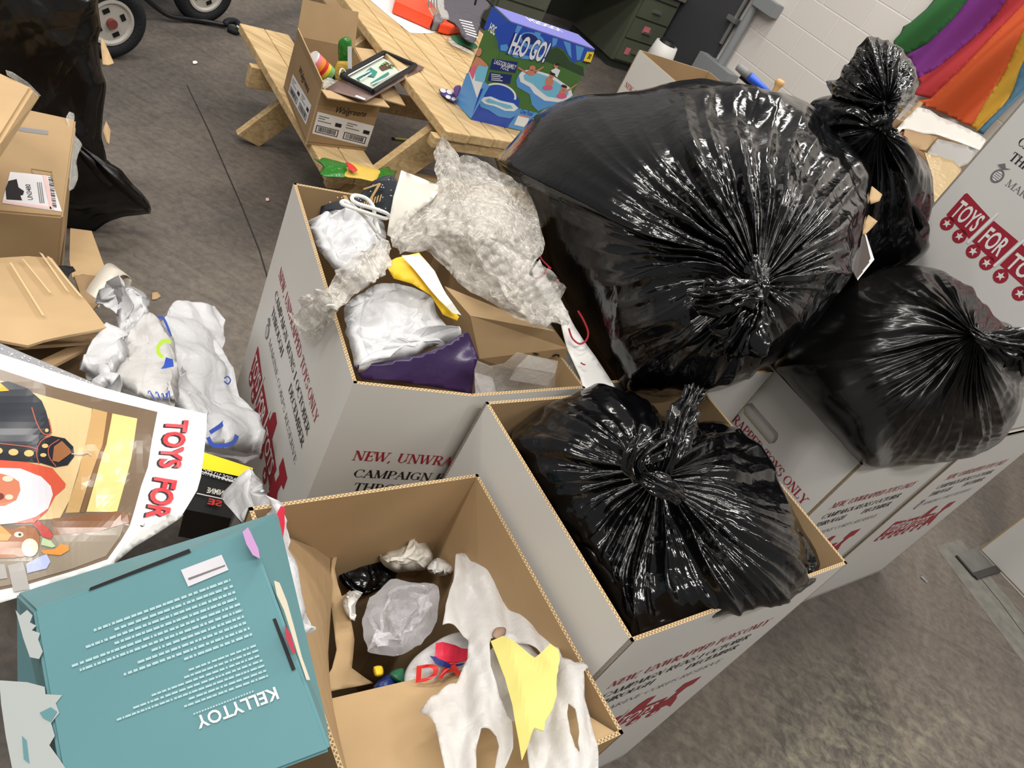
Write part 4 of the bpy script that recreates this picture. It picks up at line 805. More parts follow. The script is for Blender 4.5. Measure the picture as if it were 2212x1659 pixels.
mb = MB(); mb.tube(spline([at(1026, 10, ZT+.12), at(1030, -3, ZT+.15), at(1042, -8, ZT+.16), at(1060, 8, ZT+.14), at(1068, 22, ZT+.1)], 20, False), .005, 10); o = mb.build('black_cable', [M['black']]); tag(o, 'black cable arching behind the pool box on the table', 'cable')
g3 = thing('toy_tube_pack', 'slim green toy pack lying on the table just left of the pool box', 'toy pack', at(1000, 88, ZT)); pillow('green_tray', [(975, 76), (990, 78), (1012, 86), (1031, 98), (1026, 106), (1000, 98), (980, 88)], S_z(ZT+.022), .016, .018, M['green_dark'], g3, nr=14, nt=70, crm=(.004, 20)); pillow('clear_front', [(968, 80), (982, 90), (1005, 103), (1022, 112), (1022, 118), (990, 104), (970, 92)], S_z(ZT+.018), .014, .014, M['film_bubble'], g3, nr=14, nt=70, crm=(.004, 20))
bt = thing('badge_card', 'purple card of round white badges lying against the pool box', 'badge card', at(965, 205, ZT)); sheet('card', [(948, 193), (972, 193), (986, 206), (985, 222), (968, 214), (955, 204)], S_z(ZT+.012), .002, mat('badge_purple', (70, 58, 130), .4), bt, h=12); prints('badges', [ell(957, 196, 7, 4.5, 12, rot=.4), ell(971, 199, 7, 5, 12, rot=.4), ell(968, 210, 6, 4, 12, rot=.4), ell(980, 214, 5, 4, 12)], S_z(ZT+.013), M['label_white'], bt, .001)
pillow('ball', [(980, 190), (988, 184), (996, 186), (994, 200), (986, 210), (981, 203)], S_z(ZT+.03), .02, .02, mat('badge_violet', (76, 44, 110), .25), bt, nr=14, nt=50, crm=(0, 1))
# ------------------------------------------------------------------ what fills the heaped carton
def solo(o, label, cat, group=None): return tag(o, label, cat, group)
sA = lambda z: S_z(z)
bw = thing('bubble_wrap', 'big heap of clear bubble wrap on top of the heaped carton', 'bubble wrap', at(1030, 560, .86))
outW = [(930, 345), (934, 318), (942, 304), (966, 310), (990, 326), (1008, 346), (1030, 352), (1050, 362), (1078, 385), (1112, 398), (1138, 408), (1154, 430), (1166, 452), (1176, 488), (1186, 520), (1182, 552), (1168, 572), (1156, 590), (1160, 615), (1186, 640), (1214, 662), (1236, 690), (1232, 708), (1206, 700), (1178, 716), (1150, 706), (1112, 694), (1062, 668), (1012, 640), (980, 612), (944, 576), (912, 550), (872, 545), (840, 540), (838, 512), (850, 478), (866, 450), (884, 424), (912, 408), (936, 392)]
sW = S_zc([(935, 330, .90), (1040, 500, .98), (1150, 430, .94), (1180, 560, .96), (1220, 690, .92), (1010, 640, .90), (850, 520, .88), (920, 420, .9), (940, 570, .88)])
pillow('film', outW, sW, .07, .05, M['film_bubble'], bw, ctr=(1035, 520), nr=90, nt=330, pw=2.6, crm=(.075, 9), crm2=(.05, 22), seed=61, flat=True, bumps=[(1080, 480, 50, .05), (960, 480, 40, .05), (1100, 620, 40, .04)])
pillow('film_tail', [(838, 512), (842, 540), (822, 560), (800, 592), (770, 628), (746, 664), (728, 690), (712, 706), (696, 730), (668, 738), (645, 722), (628, 694), (642, 676), (668, 664), (694, 656), (702, 636), (712, 608), (738, 580), (772, 556), (800, 536)], S_d([(835, 520, float(np.dot(at(835, 520, .92)-CAMP, _f))), (760, 600, float(np.dot(at(760, 600, .91)-CAMP, _f))), (700, 655, float(np.dot(at(700, 655, .885)-CAMP, _f))), (640, 690, float(np.dot(on(640, 690, A4[0], np.cross(fA[0][1], UP))-CAMP, _f))-.05), (670, 730, float(np.dot(on(670, 730, A4[0], np.cross(fA[0][1], UP))-CAMP, _f))-.05)]), .03, .022, M['film_bubble'], bw, ctr=(745, 628), nr=60, nt=260, crm=(.05, 16), crm2=(.03, 40), seed=63, flat=True)
inner = S_zc([(935, 420, .86), (1040, 520, .9), (1150, 540, .88), (1100, 640, .86), (960, 540, .85)])
pillow('film_core', [(925, 440), (980, 410), (1060, 420), (1130, 460), (1150, 540), (1120, 610), (1060, 640), (980, 590), (920, 520)], inner, .06, .05, M['film_bubble'], bw, nr=60, nt=220, crm=(.06, 12), crm2=(.04, 30), seed=64, flat=True)
grow = lambda P, k: [(sum(p[0] for p in P)/len(P)*(1-k)+x*k, sum(p[1] for p in P)/len(P)*(1-k)+y*k) for x, y in P]
w1 = thing('plastic_bag', 'white plastic bag at the back left corner of the heaped carton', 'plastic bag', at(750, 530, .8))
pillow('film_body', grow([(664, 485), (670, 468), (690, 462), (726, 448), (760, 452), (800, 458), (832, 478), (840, 505), (838, 555), (812, 600), (778, 626), (748, 612), (706, 572), (682, 545)], 1.09), S_zc([(700, 480, .84), (830, 500, .86), (750, 600, .84)]), .07, .08, M['wbag'], w1, nr=60, nt=220, crm=(.11, 9), crm2=(.05, 20), seed=65)
w2 = thing('plastic_bag', 'white plastic bag with a dark purple base at the front of the heaped carton', 'plastic bag', at(860, 740, .74))
sw2 = S_zc([(800, 620, .86), (950, 680, .87), (880, 760, .84), (780, 800, .825), (1000, 740, .85), (900, 840, .80)])
pillow('film_body', grow([(738, 668), (762, 640), (800, 612), (836, 604), (868, 604), (905, 618), (932, 636), (952, 672), (978, 704), (1006, 728), (996, 752), (960, 752), (905, 770), (835, 786), (776, 800), (752, 746)], 1.09), sw2, .06, .07, M['wbag'], w2, nr=60, nt=240, crm=(.11, 8), crm2=(.05, 17), seed=67)
sheet('purple_base', [(766, 792), (832, 784), (905, 768), (958, 748), (996, 724), (1012, 716), (1036, 772), (1026, 800), (1022, 852), (985, 846), (930, 836), (850, 824), (788, 822)], S_zc([(780, 805, .83), (990, 735, .875), (1030, 790, .85), (1020, 845, .80), (860, 815, .82)]), .002, M['purple'], w2, h=9, crm=(.03, 7), seed=68)
cap = sheet('gift_bag', [(690, 466), (694, 442), (706, 428), (734, 424), (768, 430), (788, 408), (806, 390), (826, 380), (848, 376), (860, 392), (858, 430), (848, 470), (800, 462), (750, 454), (714, 462)], S_zc([(700, 450, .80), (780, 430, .84), (850, 385, .9), (840, 460, .84)]), .003, M['navy'] if False else mat('gift_navy', (30, 36, 44), .45), None, h=10, crm=(.015, 8)); tag(cap, 'dark starry gift bag standing in the far corner of the heaped carton', 'gift bag')
sc_ = S_zc([(700, 450, .80), (780, 430, .84), (850, 385, .9), (840, 460, .84)])
rng = random.Random(4)
prints('white_stars', [ell(rng.uniform(705, 845), rng.uniform(425, 458), 1.3, 1.3, 6) for _ in range(16)]+[ell(rng.uniform(800, 850), rng.uniform(388, 430), 1.3, 1.3, 6) for _ in range(10)], sc_, M['label_white'], cap, .013)
prints('printed_strokes', [[(786, 408), (822, 396), (824, 399), (788, 411)], [(820, 396), (825, 398), (800, 440), (796, 438)], [(740, 424), (748, 424), (764, 450), (756, 452)]]+[[(782+6*k, 440-2.5*k), (785+6*k, 439-2.5*k), (781+6*k, 454-2.5*k), (778+6*k, 455-2.5*k)] for k in range(8)], sc_, M['pine_end'], cap, .013)
o = sheet('paper_bag', [(838, 508), (844, 470), (852, 425), (864, 388), (870, 368), (906, 382), (948, 400), (950, 412), (936, 432), (905, 455), (878, 480), (862, 520)], S_zc([(870, 370, .96), (945, 405, .93), (845, 500, .86), (900, 450, .9)]), .002, M['paper'], None, h=12, crm=(.012, 7)); tag(o, 'cream paper bag with looping white cord handles, left of the bubble wrap', 'paper bag')
mb = MB(); C_ = [at(812, 500, .92), at(790, 470, .95), at(758, 442, .97), at(744, 434, .97), at(738, 440, .97), at(770, 452, .97), at(806, 464, .96), at(834, 472, .94), at(838, 463, .95), at(812, 452, .97), at(772, 440, .98), at(760, 430, .98), at(766, 422, .98), at(790, 428, .97), at(806, 446, .96), at(810, 470, .94), at(820, 505, .92)]
mb.tube(spline(C_, 90, False), .0035, 8); mb.build('handle', [M['paper_white']], o)
env = sheet('folded_packaging', [(832, 568), (856, 556), (905, 545), (928, 572), (948, 610), (966, 650), (992, 684), (988, 692), (958, 680), (930, 636), (890, 612), (850, 600)], S_zc([(835, 570, .90), (905, 548, .93), (960, 650, .90), (985, 688, .88), (890, 610, .9)]), .002, M['yellow'], None, h=12, crm=(.012, 8)); tag(env, 'yellow and white folded packaging poking up beside the bubble wrap', 'packaging')
prints('white_panel', [[(868, 560), (905, 556), (938, 592), (962, 640), (984, 668), (996, 680), (972, 674), (948, 652), (930, 632)]], S_zc([(835, 570, .90), (905, 548, .93), (960, 650, .90), (985, 688, .88), (890, 610, .9)]), M['paper'], env, .012, 12)
kb = thing('shipping_carton', 'small plain tan carton tipped inside the heaped carton', 'box', at(1120, 780, .6))
def cpx(pts): return [at(x, y, z) for x, y, z in pts]
mb = MB(); top = cpx([(1016, 682, .86), (1226, 752, .87), (1200, 716, .90), (960, 618, .88)]); bot = cpx([(1036, 775, .78), (1208, 832, .76)]); bot += [bot[1]+(top[2]-top[1]), bot[0]+(top[3]-top[0])]
mb.hexa(bot+top); mb.build('body', [M['kraft_light']], kb); 
sk = S_plane(top[0], np.cross(top[1]-top[0], bot[0]-top[0])); prints('dark_smudge', [[(1192, 768), (1200, 764), (1209, 766), (1208, 772), (1202, 768), (1194, 771)], [(1150, 762), (1158, 762), (1166, 766), (1158, 767)]], sk, M['black_ink'], kb)
cl = thing('clear_clamshell', 'empty clear plastic clamshell at the front right of the heaped carton', 'packaging', at(1150, 820, .7))
sheet('shell', [(1026, 776), (1060, 790), (1090, 786), (1120, 760), (1180, 775), (1240, 790), (1250, 828), (1190, 840), (1100, 850), (1040, 850), (1026, 810)], S_zc([(1030, 780, .80), (1240, 800, .82), (1100, 850, .77), (1120, 770, .83)]), .002, M['film'], cl, h=9, crm=(.03, 10), seed=71)
mb = MB(); t4 = cpx([(1116, 792, .84), (1142, 766, .85), (1206, 780, .85), (1200, 806, .84)]); mb.hexa([p-UP*.035 for p in t4]+t4); mb.build('tray', [M['film']], cl)
sheet('film_scrap', [(1028, 800), (1064, 812), (1075, 850), (1028, 850)], S_z(.76), .002, M['film_grey'], cl, h=8, crm=(.02, 14))
tote = sheet('paper_gift_bag', [(1168, 556), (1186, 600), (1216, 648), (1238, 690), (1262, 730), (1290, 768), (1330, 830), (1340, 848), (1268, 852), (1256, 812), (1228, 750), (1214, 690), (1190, 660), (1160, 610), (1152, 580)], S_d([(1170, 560, 1.62), (1240, 700, 1.56), (1330, 840, 1.5), (1268, 850, 1.47), (1160, 600, 1.58)]), .003, M['paper_white'], None, h=12, crm=(.02, 6)); tag(tote, 'white paper gift bag with red line drawing wedged beside the largest black bag', 'gift bag')
stote = S_d([(1170, 560, 1.62), (1240, 700, 1.56), (1330, 840, 1.5), (1268, 850, 1.47), (1160, 600, 1.58)])
def stroke(pts, w):
    P = np.array(spline(pts, 40, False)); d = np.gradient(P, axis=0); n = np.stack([-d[:, 1], d[:, 0]], 1); n /= np.linalg.norm(n, axis=1, keepdims=True); return [tuple(p) for p in P+n*w/2]+[tuple(p) for p in (P-n*w/2)[::-1]]
prints('red_drawing', [stroke([(1150, 612), (1166, 604), (1180, 588)], 4), stroke([(1186, 628), (1196, 620), (1200, 612)], 3.5), stroke([(1222, 718), (1230, 740), (1246, 752), (1260, 744), (1264, 726), (1254, 700), (1242, 680)], 4), stroke([(1160, 560), (1166, 572), (1184, 590)], 3), stroke([(1248, 792), (1254, 796), (1258, 796)], 3)], stote, M['red_ink'], tote, .014, 12)
# ------------------------------------------------------------------ what lies in the brown carton
lip = [ST(.365, -.166, .742), ST(.75, -.166, .742)]
def quadslab(name, c, th, mats, parent):
    # a board through four points (slightly bent), given thickness
    c = [np.array(p, float) for p in c]; n = np.cross(c[1]-c[0], c[3]-c[0]); n /= np.linalg.norm(n); V = []; F = []; k = 6
    for s in (0, 1):
        for i in range(k+1):
            for j in range(k+1):
                u, v = i/k, j/k; V.append(c[0]*(1-u)*(1-v)+c[1]*u*(1-v)+c[2]*u*v+c[3]*(1-u)*v-n*th*s)
    N1 = (k+1)**2; mi = []
    g = lambda s, i, j: s*N1+i*(k+1)+j
    for i in range(k):
        for j in range(k): F += [(g(0, i, j), g(0, i+1, j), g(0, i+1, j+1), g(0, i, j+1)), (g(1, i, j), g(1, i, j+1), g(1, i+1, j+1), g(1, i+1, j))]; mi += [0, 1]
    for i in range(k): F += [(g(0, i, 0), g(1, i, 0), g(1, i+1, 0), g(0, i+1, 0)), (g(0, i, k), g(0, i+1, k), g(1, i+1, k), g(1, i, k)), (g(0, 0, i), g(0, 0, i+1), g(1, 0, i+1), g(1, 0, i)), (g(0, k, i), g(1, k, i), g(1, k, i+1), g(0, k, i+1))]; mi += [2]*4
    return mk(name, V, F, [M[m] for m in mats], parent, False, mi)
quadslab('flap', [lip[0], lip[1]-ST(.004, 0, 0), at(1075, 1425, .61), at(702, 1512, .60)], .005, ('kraft_light', 'kraft', 'kraft'), boxD)
quadslab('flap', [ST(.365, -.6, .742), ST(.365, -.2, .742), at(705, 1475, .56), at(722, 1200, .56)], .005, ('kraft', 'kraft', 'kraft'), boxD)
kp = sheet('kraft_paper', [(722, 1205), (738, 1180), (728, 1225), (735, 1285), (760, 1268), (768, 1300), (760, 1340), (768, 1380), (766, 1440), (812, 1472), (760, 1482), (712, 1492), (698, 1478), (722, 1440), (730, 1400), (722, 1340), (716, 1290)], S_zc([(730, 1210, .58), (765, 1300, .56), (715, 1300, .55), (790, 1475, .53), (705, 1480, .55)]), .002, M['kraft_light'], None, h=9, crm=(.03, 8)); tag(kp, 'torn brown kraft paper along the left inside of the brown carton', 'paper')
sD = S_z(.5)
bd = thing('plastic_bag', 'black plastic wrap pressed into the back corner of the brown carton', 'plastic bag', at(790, 1210, .45)); pillow('film', [(712, 1190), (716, 1165), (760, 1150), (820, 1140), (880, 1145), (930, 1150), (945, 1175), (900, 1210), (860, 1240), (850, 1265), (790, 1290), (740, 1270), (722, 1230)], S_zc([(730, 1190, .52), (930, 1160, .52), (800, 1270, .50)]), .03, .05, M['bag'], bd, nr=40, nt=160, crm=(.04, 12), crm2=(.015, 28), seed=81)
cp1 = pillow('crumpled_paper', [(812, 1200), (830, 1185), (868, 1170), (880, 1150), (892, 1138), (915, 1150), (935, 1180), (940, 1205), (925, 1232), (885, 1240), (855, 1242), (825, 1228)], S_zc([(820, 1200, .55), (930, 1180, .56), (870, 1235, .54)]), .05, .04, M['paper'], None, nr=40, nt=140, crm=(.07, 14), crm2=(.02, 34), seed=82); tag(cp1, 'cream crumpled paper ball at the back of the brown carton', 'paper')
cp2 = pillow('crumpled_paper', [(920, 1225), (940, 1200), (962, 1205), (982, 1222), (975, 1245), (952, 1250), (930, 1245)], S_z(.56), .03, .03, M['paper_white'], None, nr=26, nt=90, crm=(.06, 20), seed=83); tag(cp2, 'smaller white crumpled tissue right of the cream paper ball in the brown carton', 'paper')
cp3 = pillow('crumpled_paper', [(735, 1300), (745, 1275), (770, 1270), (790, 1280), (775, 1310), (770, 1345), (750, 1335), (738, 1318)], S_z(.56), .025, .03, M['paper_white'], None, nr=26, nt=90, crm=(.05, 20), seed=84); tag(cp3, 'white paper scrap against the torn kraft paper in the brown carton', 'paper')
cb = thing('clear_bag', 'large crumpled clear plastic bag in the middle of the brown carton', 'plastic bag', at(860, 1350, .5)); pillow('film', [(770, 1340), (782, 1290), (808, 1258), (850, 1240), (900, 1238), (950, 1246), (968, 1280), (962, 1330), (945, 1375), (915, 1410), (870, 1430), (820, 1432), (780, 1425), (766, 1390)], S_zc([(780, 1340, .56), (950, 1290, .58), (860, 1420, .57)]), .08, .05, M['film_grey'], cb, nr=80, nt=280, crm=(.11, 9), crm2=(.06, 20), seed=85, flat=True)
pkd = thing('tissue_packet', 'white packet with bold red letters DA in the brown carton', 'packet', at(950, 1440, .5)); spk = S_zc([(880, 1470, .59), (1000, 1380, .60), (940, 1430, .61), (1010, 1460, .59)]); pillow('wrap', [(872, 1460), (890, 1425), (925, 1395), (965, 1372), (1010, 1365), (1050, 1390), (1050, 1440), (1000, 1478), (930, 1500), (880, 1495)], spk, .025, .03, M['wbag'], pkd, nr=40, nt=160, crm=(.012, 12), seed=86)
sp2 = S_zc([(880, 1470, .617), (1000, 1380, .628), (940, 1430, .642), (1010, 1460, .617)]); prints('red_patch', [[(938, 1392), (952, 1388), (1008, 1404), (1008, 1432), (970, 1436), (936, 1420)]], sp2, M['red_ink'] if False else mat('packet_red', (196, 42, 66), .35), pkd, .004, 12); prints('blue_edge', [[(926, 1418), (938, 1420), (970, 1436), (1000, 1432), (996, 1440), (964, 1444), (938, 1434)]], sp2, M['pb_navy'], pkd, .004, 12)
def pxtext(nm, s, o_, ux, vy, sf, m, parent, off=.002, bold=.02):
    V, F = sans(s, 1, bold, width=1.0); P = np.array([[o_[0]+v[0]*ux[0]+v[1]/.73*vy[0], o_[1]+v[0]*ux[1]+v[1]/.73*vy[1]] for v in V]); W_ = sf(P[:, 0], P[:, 1]); d = CAMP-W_; d /= np.linalg.norm(d, axis=1, keepdims=True)
    batch('printed_lettering', (W_+d*off).tolist(), F, m if not isinstance(m, str) else M[m], parent)
pxtext('red_lettering', 'DA', (898, 1474), (100, -18), (2, -36), sp2, 'snack_red', pkd, .006, .03)
cd = thing('sweet_wrapper', 'blue and green wrapper at the front edge of the brown carton contents', 'wrapper', at(840, 1480, .5)); pillow('foil', [(806, 1490), (815, 1470), (840, 1455), (870, 1442), (880, 1460), (872, 1485), (840, 1498), (815, 1502)], S_z(.575), .02, .02, mat('wrap_blue', (30, 50, 110), .3), cd, nr=24, nt=80, crm=(.03, 24)); pillow('green_part', [(840, 1455), (858, 1444), (874, 1446), (876, 1475), (856, 1478)], S_z(.59), .018, .01, M['green_dark'], cd, nr=16, nt=60, crm=(.02, 24)); pillow('yellow_part', [(806, 1440), (826, 1438), (828, 1458), (810, 1462)], S_z(.58), .012, .01, M['yellow'], cd, nr=12, nt=50, crm=(.01, 24))
# thin white carrier bag hung over the contents, handles hanging to the viewer
tb2 = thing('carrier_bag', 'thin white carrier bag draped open in the brown carton, yellow paper inside', 'plastic bag', at(1100, 1400, .58))
sTB = S_zc([(1020, 1195, .63), (1000, 1330, .66), (1120, 1400, .72), (1240, 1450, .76), (950, 1500, .735), (1000, 1640, .80), (1200, 1600, .80), (1290, 1600, .79), (1060, 1420, .72), (1180, 1660, .81)])
outTB = [(985, 1196), (1000, 1186), (1034, 1182), (1058, 1192), (1082, 1218), (1110, 1258), (1148, 1308), (1186, 1345), (1204, 1372), (1216, 1410), (1244, 1420), (1276, 1432), (1262, 1446), (1268, 1490), (1290, 1530), (1298, 1580), (1294, 1640), (1290, 1690), (1150, 1690), (1140, 1600), (1140, 1560), (1160, 1500), (1180, 1470), (1190, 1430), (1160, 1400), (1120, 1372), (1096, 1352), (1080, 1352), (1062, 1370), (1056, 1400), (1058, 1450), (1080, 1500), (1108, 1540), (1112, 1600), (1098, 1640), (1086, 1690), (1060, 1690), (1080, 1640), (1086, 1590), (1078, 1572), (1040, 1566), (1034, 1600), (1030, 1690), (972, 1690), (950, 1610), (940, 1560), (912, 1512), (940, 1490), (988, 1460), (1010, 1420), (1012, 1380), (1010, 1362), (985, 1350), (955, 1352), (962, 1310), (980, 1250)]
holes = [[(1230, 1512), (1244, 1530), (1254, 1580), (1252, 1628), (1238, 1618), (1228, 1590)]]
sheet('film', outTB, sTB, .0012, M['wbag_thin'], tb2, h=6, holes=holes, crm=(.06, 6), crm2=(.03, 15), seed=91, disp=lambda V: .013*np.abs(np.sin((V[:, 0]+.22*V[:, 1])/30.0+1.2*np.sin(V[:, 1]/150)))+.006*np.abs(np.sin((V[:, 0]-.35*V[:, 1])/17.0)))
sheet('film_inside', [(1060, 1400), (1062, 1560), (1090, 1580), (1130, 1560), (1170, 1500), (1190, 1440), (1150, 1395), (1100, 1360)], S_zc([(1060, 1400, .69), (1190, 1440, .71), (1110, 1570, .70)]), .0012, M['wbag_thin'], tb2, h=10, crm=(.03, 8), seed=92)
yp = sheet('yellow_paper', [(1058, 1372), (1085, 1362), (1108, 1372), (1150, 1408), (1186, 1370), (1204, 1380), (1208, 1402), (1196, 1440), (1200, 1480), (1192, 1508), (1176, 1540), (1174, 1562), (1154, 1558), (1140, 1590), (1124, 1622), (1118, 1580), (1106, 1510), (1090, 1450)], S_zc([(1065, 1375, .71), (1195, 1390, .78), (1150, 1450, .78), (1185, 1510, .82), (1122, 1615, .85)]), .0015, M['yellow_paper'], None, h=8, crm=(.025, 6), seed=93, smooth=False, disp=lambda V: -.006*np.abs((V[:, 0]-1105-.25*(V[:, 1]-1400))/60.0)); tag(yp, 'creased yellow paper sheet sticking out of the thin carrier bag', 'paper')
pb_ = pillow('paper_scrap', [(1062, 1374), (1070, 1356), (1090, 1354), (1094, 1366), (1080, 1384)], S_z(.69), .01, .01, M['snack_pink'] if False else mat('scrap_tan', (150, 124, 106), .6), None, nr=12, nt=50, crm=(.01, 30)); tag(pb_, 'small striped tan scrap in the mouth of the thin carrier bag', 'scrap')
# ------------------------------------------------------------------ the pile at the left
def zbox(name, label, cat, top, bot_z, mats, parent=None):
    pass
def hexthing(name, label, cat, top4, down, m, group=None):
    top4 = [np.array(p, float) for p in top4]; down = np.array(down, float); b = [p+down for p in top4]; lo = min(p[2] for p in b)
    r = thing(name, label, cat, (sum(p[0] for p in b)/4, sum(p[1] for p in b)/4, lo), group); mb = MB(); mb.hexa(b+top4); o = mb.build('body', [M[m]], r); bm = bmesh.new(); bm.from_mesh(o.data); bmesh.ops.recalc_face_normals(bm, faces=bm.faces); bmesh.ops.bevel(bm, geom=bm.edges[:], offset=.004, segments=2, affect='EDGES'); bm.to_mesh(o.data); bm.free(); return r
zc = .52
t4 = [at(-190, 440, zc), at(136, 468, zc), at(164, 258, zc), at(-60, 210, zc)]
sc1 = hexthing('shipping_carton', 'taped tan shipping carton with a white and pink battery label', 'box', t4, (0, 0, -zc+.002), 'kraft')
sZ = S_z(zc)
prints('tape_strip', [[(0, 272), (-40, 268), (-40, 262), (52, 276), (104, 283), (104, 292), (50, 285)]], sZ, M['grey_plastic'], sc1, .0008)
prints('label', [[(22, 372), (108, 380), (134, 458), (4, 440)]], sZ, M['label_white'], sc1, .001); prints('pink_stripe', [[(92, 379), (100, 380), (118, 455), (108, 453)], [(6, 434), (110, 448), (112, 453), (5, 440)]], sZ, M['pink_ink'], sc1, .0016)
prints('black_mark', [[(18, 392), (36, 388), (40, 406), (52, 414), (50, 422), (44, 424), (48, 434), (14, 432), (12, 410)]], sZ, M['black_ink'], sc1, .0016)
prints('barcode', [[(104+.55*k*1.0, 384+3.7*k), (114+.5*k, 386+3.7*k), (114.4+.5*k, 386+3.7*k+w), (104.4+.55*k, 384+3.7*k+w)] for k, w in zip(range(18), [1.2, 2.2, 1, 1.6, 2.4, .9, 1.2, 2.2, 1, 1.6, 2.4, .9, 1.2, 2, 1, 1.6, 2.4, .9])], sZ, M['black_ink'], sc1, .0018, 60)
pxtext('label_lettering', 'UN3480', (71, 432), (-6, -34), (-11, 0), sZ, 'black_ink', sc1, .002, .02)
prints('small_print', [[(80+4*k, 395), (81.5+4*k, 395), (88+4*k, 440), (86+4*k, 440)] for k in range(3)], sZ, M['grey_ink'], sc1, .0018, 60)
prints('arrow_box', [[(68, 364), (112, 371), (111, 373), (67, 366)], [(70, 374), (114, 380), (113, 382), (69, 376)], [(67, 366), (69, 366), (71, 375), (69, 375)], [(110, 372), (112, 371), (114, 380), (112, 381)]], sZ, M['kraft_dark'], sc1, .0012)
sheet('clear_tape', [(146, 250), (152, 240), (162, 244), (166, 290), (180, 312), (168, 345), (172, 380), (164, 405), (152, 412), (150, 330)], S_zc([(150, 250, .53), (165, 300, .5), (165, 400, .46)]), .001, M['film'], sc1, h=6, crm=(.02, 24))
sf1 = S_plane(t4[1], np.cross(t4[1]-t4[0], UP))
# carton leaning in from the edge
c0 = [at(-60, 130, .72), at(70, 190, .74), at(0, 305, .80), at(-120, 300, .8)]
ex_ = [at(90, 211, .70), at(0, 348, .765)]
lc = thing('shipping_carton', 'corner of a tan carton leaning in from the left edge, above the label carton', 'box', at(-40, 330, .5))
mb = MB(); a0, a1, a2, a3 = c0; e1, e2 = ex_; dn = e1-a1; far = [a0+dn, e1, e2, a3+dn]; mb.hexa(far+[a0, a1, a2, a3]); o = mb.build('body', [M['kraft_light']], lc)
bm = bmesh.new(); bm.from_mesh(o.data); bmesh.ops.recalc_face_normals(bm, faces=bm.faces); bmesh.ops.bevel(bm, geom=bm.edges[:], offset=.006, segments=2, affect='EDGES'); bm.to_mesh(o.data); bm.free()
sheet('clear_tape', [(10, 150), (26, 155), (60, 178), (86, 205), (82, 208), (50, 184), (14, 162)], S_zc([(10, 155, .745), (85, 206, .73)]), .001, M['film'], lc, h=7, crm=(.01, 30))
mb = MB(); mb.hexa([at(-260, 420, .0), at(-20, 430, .0), at(-60, 330, .0), at(-260, 330, .0)]+[at(-240, 300, .68)*1, at(-40, 330, .68), at(-60, 290, .68), at(-240, 250, .68)]); o = mb.build('shipping_carton', [M['kraft']]); tag(o, 'tan carton standing outside the left edge under the leaning carton', 'box')
# opened carton with torn flaps in front
s1 = [at(-60, 752, .58), at(34, 742, .58), at(228, 706, .56), at(116, 556, .50), at(-60, 560, .50)]
def bent(name, px, ctrl, th, m, parent=None, h=16, crm=(.004, 6), seed=5): return sheet(name, px, S_zc(ctrl), th, M[m], parent, h=h, crm=crm, seed=seed, smooth=False)
oc = thing('shipping_carton', 'opened tan carton with torn flaps at the left, behind the poster', 'box', at(60, 780, 0))
bent('flap', [(-60, 560), (0, 556), (60, 552), (112, 556), (150, 606), (195, 660), (230, 706), (190, 715), (150, 722), (95, 734), (60, 745), (32, 740), (0, 734), (-60, 735)], [(0, 560, .50), (112, 556, .49), (228, 706, .55), (30, 740, .57), (-60, 735, .57)], .005, 'kraft_light', oc)
M['rip'] = mat('ripped_liner', (206, 178, 136), .8)
prints('torn_streaks', [[(84, 552), (92, 556), (150, 640), (142, 634)], [(100, 560), (106, 562), (178, 650), (170, 646)], [(20, 575), (24, 574), (96, 690), (90, 688)], [(46, 566), (50, 566), (110, 640), (106, 640)]], S_zc([(0, 560, .50), (112, 556, .49), (228, 706, .55), (30, 740, .57), (-60, 735, .57)]), M['rip'], oc, .008, 20)
bent('flap', [(152, 492), (198, 498), (206, 520), (232, 592), (222, 598), (178, 592), (156, 598), (150, 560)], [(152, 492, .30), (198, 498, .30), (228, 592, .40), (155, 595, .42)], .005, 'kraft_light', oc)
bent('flap', [(160, 594), (228, 594), (226, 640), (200, 670), (176, 640)], [(160, 594, .42), (228, 594, .40), (200, 665, .44)], .005, 'kraft_dark', oc)
quadslab('panel', [at(-120, 760, .56), at(200, 738, .50), at(216, 720, .3), at(-120, 700, .3)], .006, ('kraft_dark', 'kraft_dark', 'kraft'), oc)
quadslab('panel', [at(40, 800, .54), at(95, 800, .54), at(215, 738, .5), at(190, 730, .48)], .006, ('kraft_dark', 'kraft', 'kraft'), oc)
mb = MB(); cc = [at(-150, 1180, .0), at(200, 1150, .0), at(150, 900, .0), at(-150, 900, .0)]; mb.hexa(cc+[p+UP*.34 for p in cc]); mb.build('body', [M['kraft']], oc)
sheet('black_tape', [(120, 573), (140, 572), (158, 574), (164, 584), (152, 590), (148, 600), (134, 592), (130, 582)], S_zc([(120, 573, .50), (160, 580, .48), (140, 595, .5)]), .001, M['black'], oc, h=6, crm=(.008, 30))
tpo = thing('tape_roll', 'loop of wide clear packing tape standing beside the torn carton', 'tape', at(225, 640, .3)); mb = MB(); N_ = 40
pa = [at(196, 655, .42), at(208, 632, .43), at(228, 604, .44), at(244, 585, .44), at(258, 584, .43), at(268, 594, .42), at(262, 612, .40), at(245, 622, .39)]
q_ = spline(pa, N_, False); wv = ST(.0, 1)*.02+ST(1, 0)*.012; V = []; F = []
for i, p in enumerate(q_): V += [p-wv, p+wv, p+wv+UP*.003, p-wv+UP*.003]
for i in range(N_-1):
    for k in range(4): F.append((4*i+k, 4*i+(k+1) % 4, 4*i+4+(k+1) % 4, 4*i+4+k))
M['tape'] = mat('packing_tape', (206, 198, 184), .25, .5); mk('tape_loop', V, F, M['tape'], tpo, True)
kf = sheet('card_scrap', [(328, 632), (340, 630), (348, 640), (338, 646), (328, 647)], S_z(.004), .002, M['kraft_light'], None, h=6); tag(kf, 'tiny torn scrap of brown card on the floor beside the white bags', 'scrap')
